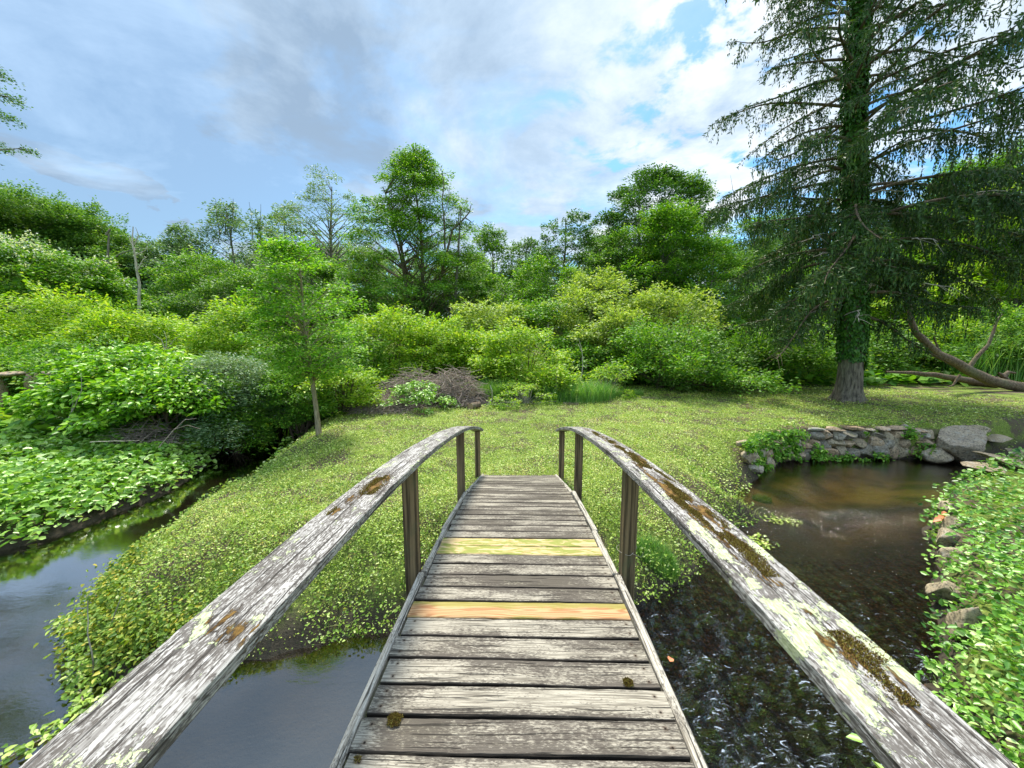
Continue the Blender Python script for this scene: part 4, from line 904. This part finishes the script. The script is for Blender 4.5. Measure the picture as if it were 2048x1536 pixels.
# ------------------------------------------------------------ cut logs, twig heap, ruin
def cut_log(px,py,Y_,length,rad,rz,label):
    b=at(px,py,Y_); z=gz(b.x,b.y); o=empty('cut_log',(b.x,b.y,z+rad*.9+(b.z-z if b.z-z>.2 else 0)),label,'log','cut logs by the twig heap',rz)
    V,F_=tube([(0,-length/2,0),(0,-length/4,.01),(0,length/4,0),(0,length/2,0)],[rad*1.02,rad,rad*.98,rad],18,False)
    link('bark',fast_mesh('bark',V,F_,None,True),MB['log'],o)
    for s_ in(-1,1):
        th=np.arange(18)/18*2*PI; V=np.concatenate([[[0,s_*(length/2+.004),0]],np.stack([rad*.97*np.cos(th),np.full(18,s_*(length/2+.002)),rad*.97*np.sin(th)],1)])
        F2=np.array([[0,1+i,1+(i+1)%18] for i in range(18)]); link('cut_face',fast_mesh('cut_face',V,F2),M_CUT,o)
def cut_mat():
    m,N=mat('cut_wood'); tc=N.new('ShaderNodeTexCoord'); w=N.new('ShaderNodeTexWave',wave_type='RINGS',rings_direction='Y'); N.l.new(tc.outputs['Object'],w.inputs[0]); w.inputs['Scale'].default_value=14; w.inputs['Distortion'].default_value=2
    finish(N,pbsdf(N,N.mix(w.outputs['Fac'],(.26,.17,.10),(.42,.31,.20)),.8)); return m
M_CUT=cut_mat()
cut_log(928,820,12.3,.5,.10,.9,'short cut log lying on the grass with its dark side forward')
cut_log(950,820,12.1,.42,.11,-.6,'short cut log with its pale sawn end facing right, next to the dark one')
cut_log(945,795,12.9,.40,.15,-.1,'thick round cut log resting higher on the twig heap')
def twig_heap(name,label,x,y,R,Hh,n,seed,mat_='twig',lmin=.5,lmax=1.3):
    r=random.Random(seed); acc=Acc(); z=gz(x,y)
    for k in range(n):
        a_=r.random()*2*PI; q=R*math.sqrt(r.random()); hz=Hh*(1-(q/R)**2)*r.uniform(.1,1)
        c=np.array([q*math.cos(a_),q*.6*math.sin(a_),hz]); L=r.uniform(lmin,lmax); az=r.random()*2*PI; el=r.uniform(-.25,.75)*(.5+hz/Hh)
        d=np.array([math.cos(az)*math.cos(el),math.sin(az)*math.cos(el),math.sin(el)]); bend=np.array([r.uniform(-.3,.3),r.uniform(-.3,.3),-r.uniform(.1,.45)])
        acc.tube([c-d*L*.5,c-d*L*.15+bend*-.12*L,c+d*L*.2,c+d*L*.5+bend*.3*L],[.009,.008,.006,.003],3)
    me=acc.mesh(name); V=np.zeros(len(me.vertices)*3,np.float32); me.vertices.foreach_get('co',V); V=V.reshape(-1,3); V[:,2]=np.maximum(V[:,2],.0); me.vertices.foreach_set('co',V.ravel())
    o=link(name,me,MB[mat_]); o.location=(x,y,z); return tag(o,label,'brush pile')
twig_heap('twig_heap','tall heap of dry brown twigs at the lawn end, beside the cut logs',at(908,790,13.0).x,13.0,1.2,1.35,1000,1)
twig_heap('twig_heap','wide brown heap of dry twigs behind the cut green leaves',at(830,790,13.5).x,13.5,1.45,1.25,1000,2)
twig_heap('twig_heap','low scatter of dry twigs spreading left to the young tree',at(775,815,12.0).x,12.0,1.3,.42,600,3)
twig_heap('twig_heap','tangle of dry brown stems under the knotweed clump on the left bank',at(300,850,9.0).x,8.9,.9,.75,420,4,lmin=.4,lmax=.9)
tree_at(838,758,150,12.0,'vine','heap of freshly cut pale green leaves lying in front of the twig heap','leaf_heap','leaf pile',seed=301,shape='dome',cbf=.1,nclump=26,stems=2,tr=.02,leafmin=.10,cover=1.1,rc=.34,lshape='broad',lw=.6,flat=.5)
tree_at(1045,765,190,12.9,'lime','tangled low bramble of green leaves and arching pale stems in front of the tall grass','bramble','shrub',seed=302,shape='dome',cbf=.08,nclump=40,stems=9,tr=.012,leafmin=.055,cover=.8,rc=.32,bark='pale')
tree_at(1215,720,130,14.6,'lime','leafy shrub with broad pale leaves beside the tall grass, left of the dense rounded bush','broadleaf_shrub','shrub',seed=303,shape='dome',cbf=.08,nclump=26,stems=5,tr=.015,leafmin=.11,cover=.9,rc=.35,lshape='broad',lw=.5)
def ruin():
    root=empty('ruined_wall',(*at(110,768,10.7).xy,gz(*at(110,768,10.7).xy)),'low ruined stone wall with a slab top half hidden by vines at the left','wall')
    zt=at(110,748,10.7).z-root.location.z
    for i,(dx,w,h) in enumerate([(-2.2,.9,.16),(-1.2,.8,.14),(.15,.95,.20)]):
        V,F_,R=stone_arrays(90+i,(0,0,0),(w,.6,h),.1,.85,3,5); o=link('slab',fast_mesh('slab',V,F_,R),M_STONE,root); o.location=(dx,0,zt)
    for i,dx in enumerate([-2.6,-1.6,-.75,-.5,.15,.5]):
        V,F_,R=stone_arrays(95+i,(0,0,0),(.14,.3,zt),0,.7,3,4); o=link('upright_stone',fast_mesh('upright_stone',V,F_,R),M_STONE,root); o.location=(dx,0,zt/2-.04)
ruin()

# ------------------------------------------------------------ grass blades and clumps
def blades(P,h,w,g,lean=.35,seg=3):
    n=len(P); az=g.random(n)*2*PI; d=np.stack([np.cos(az),np.sin(az),np.zeros(n)],1); side=np.stack([-d[:,1],d[:,0],np.zeros(n)],1); ln=g.uniform(.2,1,n)*lean
    rows=[]
    for i in range(seg+1):
        t=i/seg; c=P+np.array([0,0,1])*(h*t*(1-.25*ln*t))[:,None]+d*(h*ln*t*t)[:,None]; ww=(w*(1-t)**.7*.5)[:,None]+.0003
        rows.append(c-side*ww); rows.append(c+side*ww)
    V=np.stack(rows,1).reshape(-1,3); k=2*(seg+1); b=(np.arange(n)*k)[:,None]
    F_=np.concatenate([b+np.array([2*i,2*i+1,2*i+3,2*i+2]) for i in range(seg)],0); return V,F_,np.repeat(g.random(n),k)
def grass_clump(px,py,Y_,wpx,h,n,label,m_='grass',w=.012,lean=.5,seed=0,name='grass_clump',group=None,cat='grass clump'):
    g=rng_(seed+900); c=at(px,py,Y_); R=wpx/740*Y_/2; t=g.random(n)*2*PI; q=R*np.sqrt(g.random(n)); x=q*np.cos(t); y=q*np.sin(t)*.6
    z=height(c.x+x,c.y+y)-gz(c.x,c.y); V,F_,Rn=blades(np.stack([x,y,z],1),h*g.uniform(.35,1.1,n)*(.6+.8*vnoise(x*2,y*2,1,3)),np.full(n,w),g,lean)
    o=link(name,fast_mesh(name,V,F_,Rn),ML[m_]); o.location=(c.x,c.y,gz(c.x,c.y)); return tag(o,label,cat,group)
grass_clump(1145,790,13.9,170,.85,4200,'tall blue-green grass stand in the middle behind the bramble',w=.018,seed=1,lean=.95)
grass_clump(990,800,13.5,80,1.0,1900,'tall grass tuft just right of the cut logs',w=.018,seed=2,lean=.95)
grass_clump(1215,795,14.3,60,.42,1300,'low rounded dark green grass tussock at the lawn edge',w=.010,seed=3,lean=.9)
grass_clump(1262,790,14.8,50,.36,1000,'second low grass tussock, nearer the dense rounded bush',w=.010,seed=4,lean=.9)
grass_clump(1140,808,12.8,34,.12,700,'small dry-tipped grass mound on the lawn in the middle',w=.008,m_='straw',seed=5,lean=1)
grass_clump(1300,800,14.0,36,.09,700,'flat straw-coloured grass mound on the lawn, right of the other',w=.008,m_='straw',seed=6,lean=1)
grass_clump(1985,808,13.4,30,.06,400,'small brown mound on the lawn near the fallen trunk',w=.008,m_='straw',seed=7,lean=1)
grass_clump(2010,740,19,240,2.6,3500,'tall dark reeds standing behind the fallen trunk at the right',w=.04,m_='grass',seed=8,lean=.5)
grass_clump(1312,1165,4.55,95,.20,1900,'bright green grass tuft at the water beside the right bridge post',w=.007,seed=9,lean=.7)
grass_clump(1525,985,7.2,40,.14,700,'light grass tuft hanging at the left corner of the pool',w=.007,seed=10,lean=.9)

# ------------------------------------------------------------ ground cover
def scatter(name,label,mat_,n,region,size,seed,lshape='diamond',lw=.7,lift=.03,rmin=2.2,rmax=26,ang=(-72,72),heap=0,sizepow=.5,tilt=.45,dens=None):
    g=rng_(seed); a_=np.radians(g.uniform(ang[0],ang[1],n)); r_=np.exp(g.uniform(math.log(rmin),math.log(rmax),n)); x=np.sin(a_)*r_; y=np.cos(a_)*r_
    k=region(x,y); x=x[k];y=y[k];r_=r_[k]; sd_=sdist(x,y)
    if dens is not None:
        k=g.random(len(x))<dens(x,y,sd_); x=x[k];y=y[k];r_=r_[k];sd_=sd_[k]
    n=len(x); z=height(x,y,sd_); z=np.maximum(z,WZ)
    zz=z+heap*(.25+vnoise(x,y,1.5,seed))*g.random(n)**.6+lift*g.random(n)
    s_=size*(np.maximum(r_,3)/5)**sizepow*g.uniform(.55,1.5,n)
    N_=np.stack([g.normal(0,tilt,n),g.normal(0,tilt,n)-.12,np.ones(n)],1); D=np.stack([g.normal(0,1,n),g.normal(0,1,n),g.normal(.05,.3,n)],1)
    rnd=np.clip(g.normal(.5,.25,n)+.6*(vnoise(x,y,.7,seed+1)-.5)+.7*(vnoise(x,y,5,seed+2)-.5),0,.97); rnd[g.random(n)<.02]=1
    V,F_,R=leaf_arrays(np.stack([x,y,zz],1),D,N_,s_,s_*lw,rnd,lshape,.12)
    o=link(name,fast_mesh(name,V,F_,R),ML[mat_]); return tag(o,label,'ground cover',kind='stuff')
def is_right(x,y): return (x>2.9)&(y<8.9+(x-11.5)*.35)&((x-3.4)-(y-2.5)*1.15>-.9)
def is_left(x,y): return (x<-6.6)|((x<-5.9-(y-9)*.3)&(y>9))
def lawn_d(x,y,sd_):
    bare=vnoise(x,y,.9,31)*.6+vnoise(x,y,3.5,32)*.4
    edge=sst(.02,.5,sd_)*np.where((y<5.2)&(x>-3.6)&(x<3),sst(.04,.55,sd_+(vnoise(x,y,2.4,61)-.5)*.7),1)
    return np.clip(edge*.9+.1*(sd_>.0),0,1)*np.where(sd_>0,1,0)*np.clip(1.15-2.6*np.clip(bare-.58,0,1)*5*.5,.22,1)
scatter('lawn_ground_cover','low light green clover-like leaves covering the lawn','lawn',620000,lambda x,y:(~is_right(x,y))&(~is_left(x,y))&(y>2.6)&(y<20.5),.021,1,rmin=3.2,rmax=24,lift=.05,dens=lawn_d,sizepow=.55,lw=.55,tilt=.8)
scatter('water_edge_leaves','larger soft leaves spilling over the edges of the lawn towards the water','edge',90000,lambda x,y:(~is_right(x,y))&(~is_left(x,y))&(y>2.6)&(y<10.5),.034,11,'broad',.62,.06,rmin=3.0,rmax=15,heap=.14,tilt=.9,dens=lambda x,y,s:np.where(s>-.10,1,0)*sst(1.3,.2,s)*sst(.30,.55,vnoise(x,y,2.1,71)))
scatter('lawn_clumps','scattered clumps of larger clover leaves in the lawn','edge',90000,lambda x,y:(~is_right(x,y))&(~is_left(x,y))&(y>2.6)&(y<17),.026,12,'broad',.7,.07,rmin=3.2,rmax=20,heap=.03,tilt=.8,dens=lambda x,y,s:np.where(s>.1,1,0)*sst(.50,.66,vnoise(x,y,1.3,73)))
def lawn_grass():
    g=rng_(91); n=90000; a_=np.radians(g.uniform(-50,60,n)); r_=np.exp(g.uniform(math.log(3.2),math.log(20),n)); x=np.sin(a_)*r_; y=np.cos(a_)*r_; sd_=sdist(x,y)
    k=(sd_>.05)&(~is_right(x,y))&(~is_left(x,y))&(vnoise(x,y,1.8,93)>.50); x=x[k];y=y[k];sd_=sd_[k];r_=r_[k]; z=height(x,y,sd_)
    V,F_,R=blades(np.stack([x,y,z],1),g.uniform(.05,.12,len(x)),.0022*np.sqrt(r_),g,1.4); tag(link('lawn_grass',fast_mesh('lawn_grass',V,F_,R),ML['lawn']),'thin short grass blades growing through the lawn leaves','grass',kind='stuff')
lawn_grass()
scatter('bank_yellowing_leaves','yellowing small leaves on the near slope of the grassy point','yellow',22000,lambda x,y:(x>-5.6)&(x<1.6)&(y<6.0)&(y>2.9)&(~is_left(x,y)),.024,2,rmin=3.0,rmax=8,lift=.08,heap=.05,dens=lambda x,y,s:np.where(s>.16,1,0)*sst(1.5,.6,s)*sst(.40,.60,vnoise(x,y,1.6,8)),lw=.8)
scatter('left_bank_vines','dense broad pale green leaves heaped over the left stream bank','vine',80000,lambda x,y:(x<-5.9)&(y>3.5)&(y<16)&is_left(x,y),.078,3,'broad',.68,.05,rmin=6.5,rmax=22,ang=(-80,-30),heap=.38,sizepow=.35,tilt=.95,dens=lambda x,y,s:np.where(s>-.18,1,0)*sst(-.2,.25,s))
scatter('right_bank_plants','dense glossy green leaves heaped over the right bank of the pool','bank',85000,lambda x,y:is_right(x,y)&(y>-1),.052,4,'broad',.68,.04,rmin=2.6,rmax=16,ang=(25,115),heap=.36,sizepow=.35,tilt=.9,dens=lambda x,y,s:np.where(s>-.14,1,0)*sst(-.16,.12,s))
scatter('undergrowth','dark leafy undergrowth at the foot of the shrubs','mid',60000,lambda x,y:((y>13.5+.012*x*x*.3)|is_left(x,y)&(y>9))&(y<34),.13,5,rmin=12,rmax=42,lift=.1,heap=.5,sizepow=.8,dens=lambda x,y,s:np.where(s>.1,1,0)*np.where((x>-6)&(y<17.5+.0*x)&(x>2.5),0,1)*np.where((y<15)&(x>-6),.0,1))
scatter('near_bank_plants','leafy plants on the near bank behind the end of the bridge','bank',16000,lambda x,y:(y<-1.0),.07,6,'broad',.7,.05,rmin=2.2,rmax=12,ang=(100,260),heap=.2,dens=lambda x,y,s:np.where(s>0,1,0))

def vine_strand(name,label,pts,n,leaf,mat_,seed,spread=.08,group=None):
    g=rng_(seed); pts=np.array(pts,float); acc=Acc(); root=pts[0].copy(); q=pts-root; acc.tube(q,[.006]*len(q),4)
    t=g.random(n)*(len(q)-1); i=np.minimum(t.astype(int),len(q)-2); P=q[i]+(q[i+1]-q[i])*(t-i)[:,None]+np.stack([g.normal(0,spread,n),g.normal(0,spread,n),np.abs(g.normal(0,.02,n))],1)
    e=empty(name,tuple(root),label,'plant',group); link('stem',acc.mesh('stem'),MB['twig'],e)
    D=g.normal(0,1,(n,3)); D[:,2]*=.2; N_=np.stack([g.normal(0,.3,n),g.normal(0,.3,n),np.ones(n)],1)
    V,F_,R=leaf_arrays(P,D,N_,leaf*g.uniform(.6,1.3,n),leaf*.72*g.uniform(.6,1.3,n),g.random(n),'broad'); link('leaves',fast_mesh('leaves',V,F_,R),ML[mat_],e)
W_=WZ+.02
vine_strand('trailing_plant','leafy strand floating from the tip of the grassy point to the bottom left corner',[(-4.2,3.3,W_+.1),(-4.1,3.1,W_),(-3.75,2.85,W_),(-3.6,2.7,W_),(-3.75,2.55,W_),(-3.9,2.3,W_)],230,.06,'edge',1,.07)
vine_strand('trailing_plant','small leafy sprig reaching left over the water from the tip of the grassy point',[(-4.7,3.6,W_+.08),(-4.95,3.75,W_),(-5.1,3.8,W_)],90,.05,'edge',2,.06)
vine_strand('trailing_plant','pale leafy sprig lying on the pool at the grassy corner',[(3.2,5.2,W_+.1),(3.6,5.35,W_),(3.95,5.4,W_)],300,.05,'lawn',3,.10)
vine_strand('trailing_plant','small floating tuft of leaves in the pool, right of the grassy corner',[(4.35,6.0,W_+.02),(4.7,6.1,W_),(4.85,6.0,W_)],130,.045,'lawn',4,.07)
vine_strand('trailing_plant','sprig of bright leaves rising at the bottom edge right of the handrail',[(2.45,1.95,W_+.15),(2.75,2.2,W_+.25),(3.0,2.15,W_+.35)],70,.13,'bank',5,.10)
# dense overhang at the tip of the point
def tip_plants():
    g=rng_(77); n=5200; s_=g.random(n); path=np.array([(-5.35,4.75),(-5.05,4.2),(-4.7,3.7),(-4.3,3.35),(-3.8,3.12),(-3.2,3.2)]); t=s_*(len(path)-1); i=np.minimum(t.astype(int),len(path)-2)
    P2=path[i]+(path[i+1]-path[i])*(t-i)[:,None]+g.normal(0,.13,(n,2))+np.array([.05,.12]); z=np.maximum(height(P2[:,0],P2[:,1]),WZ)+.22*g.random(n)**1.3
    N_=np.stack([g.normal(0,.5,n),g.normal(-.2,.5,n),np.ones(n)],1); D=np.stack([g.normal(-.1,1,n),g.normal(-.4,1,n),g.normal(-.2,.4,n)],1)
    V,F_,R=leaf_arrays(np.stack([P2[:,0],P2[:,1],z],1),D,N_,g.uniform(.025,.06,n),g.uniform(.02,.045,n),np.clip(g.normal(.5,.25,n),0,1),'broad')
    tag(link('waterside_leaves',fast_mesh('waterside_leaves',V,F_,R),ML['yellow']),'round green and yellow leaves overhanging the water round the tip of the grassy point','ground cover',kind='stuff')
tip_plants()
for i,(p,l) in enumerate([([(178,1400),(186,1370),(188,1320),(178,1265),(170,1205)],'tall pale dry stem standing at the tip of the grassy point'),([(222,1290),(224,1250),(232,1225),(240,1195)],'shorter pale dry stem behind the tall one at the tip of the point')]):
    bare('dry_stalk',l,'dry stalk',*p[0],3.1+.35*i,[(1,p)],'pale',.011,seed=40+i)
# fallen leaves and string
def single_leaf(label,c,size,mat_,seed,mx=1):
    g=rng_(seed); n=mx; V,F_,R=leaf_arrays(np.zeros((n,3)),g.normal(0,1,(n,3))*np.array([1,1,.15]),np.tile([[.1,-.2,1.]],(n,1)),np.full(n,size),np.full(n,size*.7),np.full(n,.8),'broad'); o=link('fallen_leaf',fast_mesh('fallen_leaf',V,F_,R),ML[mat_]); o.location=c; tag(o,label,'leaf')
M_YL=ML['yellow']
c=at(1475,1143,4.7); single_leaf('yellow leaf floating on the stream near the right bridge post',(c.x,4.7,WZ+.02),.13,'yellow',3)
single_leaf('orange red leaf among the plants at the edge of the right bank',(6.75,5.45,-.42),.16,'orange',4,4)
single_leaf('orange leaf under the shallow water right of the newest board',(1.55,3.25,WZ+.03),.10,'orange',6)
def string_loop():
    acc=Acc(); pts=[]
    for i in range(25):
        t=i/24*2*PI; pts.append(bridge_pt(.706+.058*math.cos(t)+.015*math.sin(2*t),2.27+.058*math.sin(t),deckz(2.27)+.18+.012*math.sin(t*1+1)))
    pts=[tuple(p) for p in pts]; acc.tube(pts,[.0016]*25,5); acc.tube([pts[20],tuple(Vector(pts[20])+Vector((.05,-.02,-.01))),tuple(Vector(pts[20])+Vector((.07,-.02,.03)))],[.0016,.0016,.001],5)
    tag(link('string_loop',acc.mesh('string_loop'),MB['pale']),'thin pale string tied round the nearer right bridge post','string')
string_loop()
print('leaves total',NLEAF,'objects',len(bpy.data.objects))
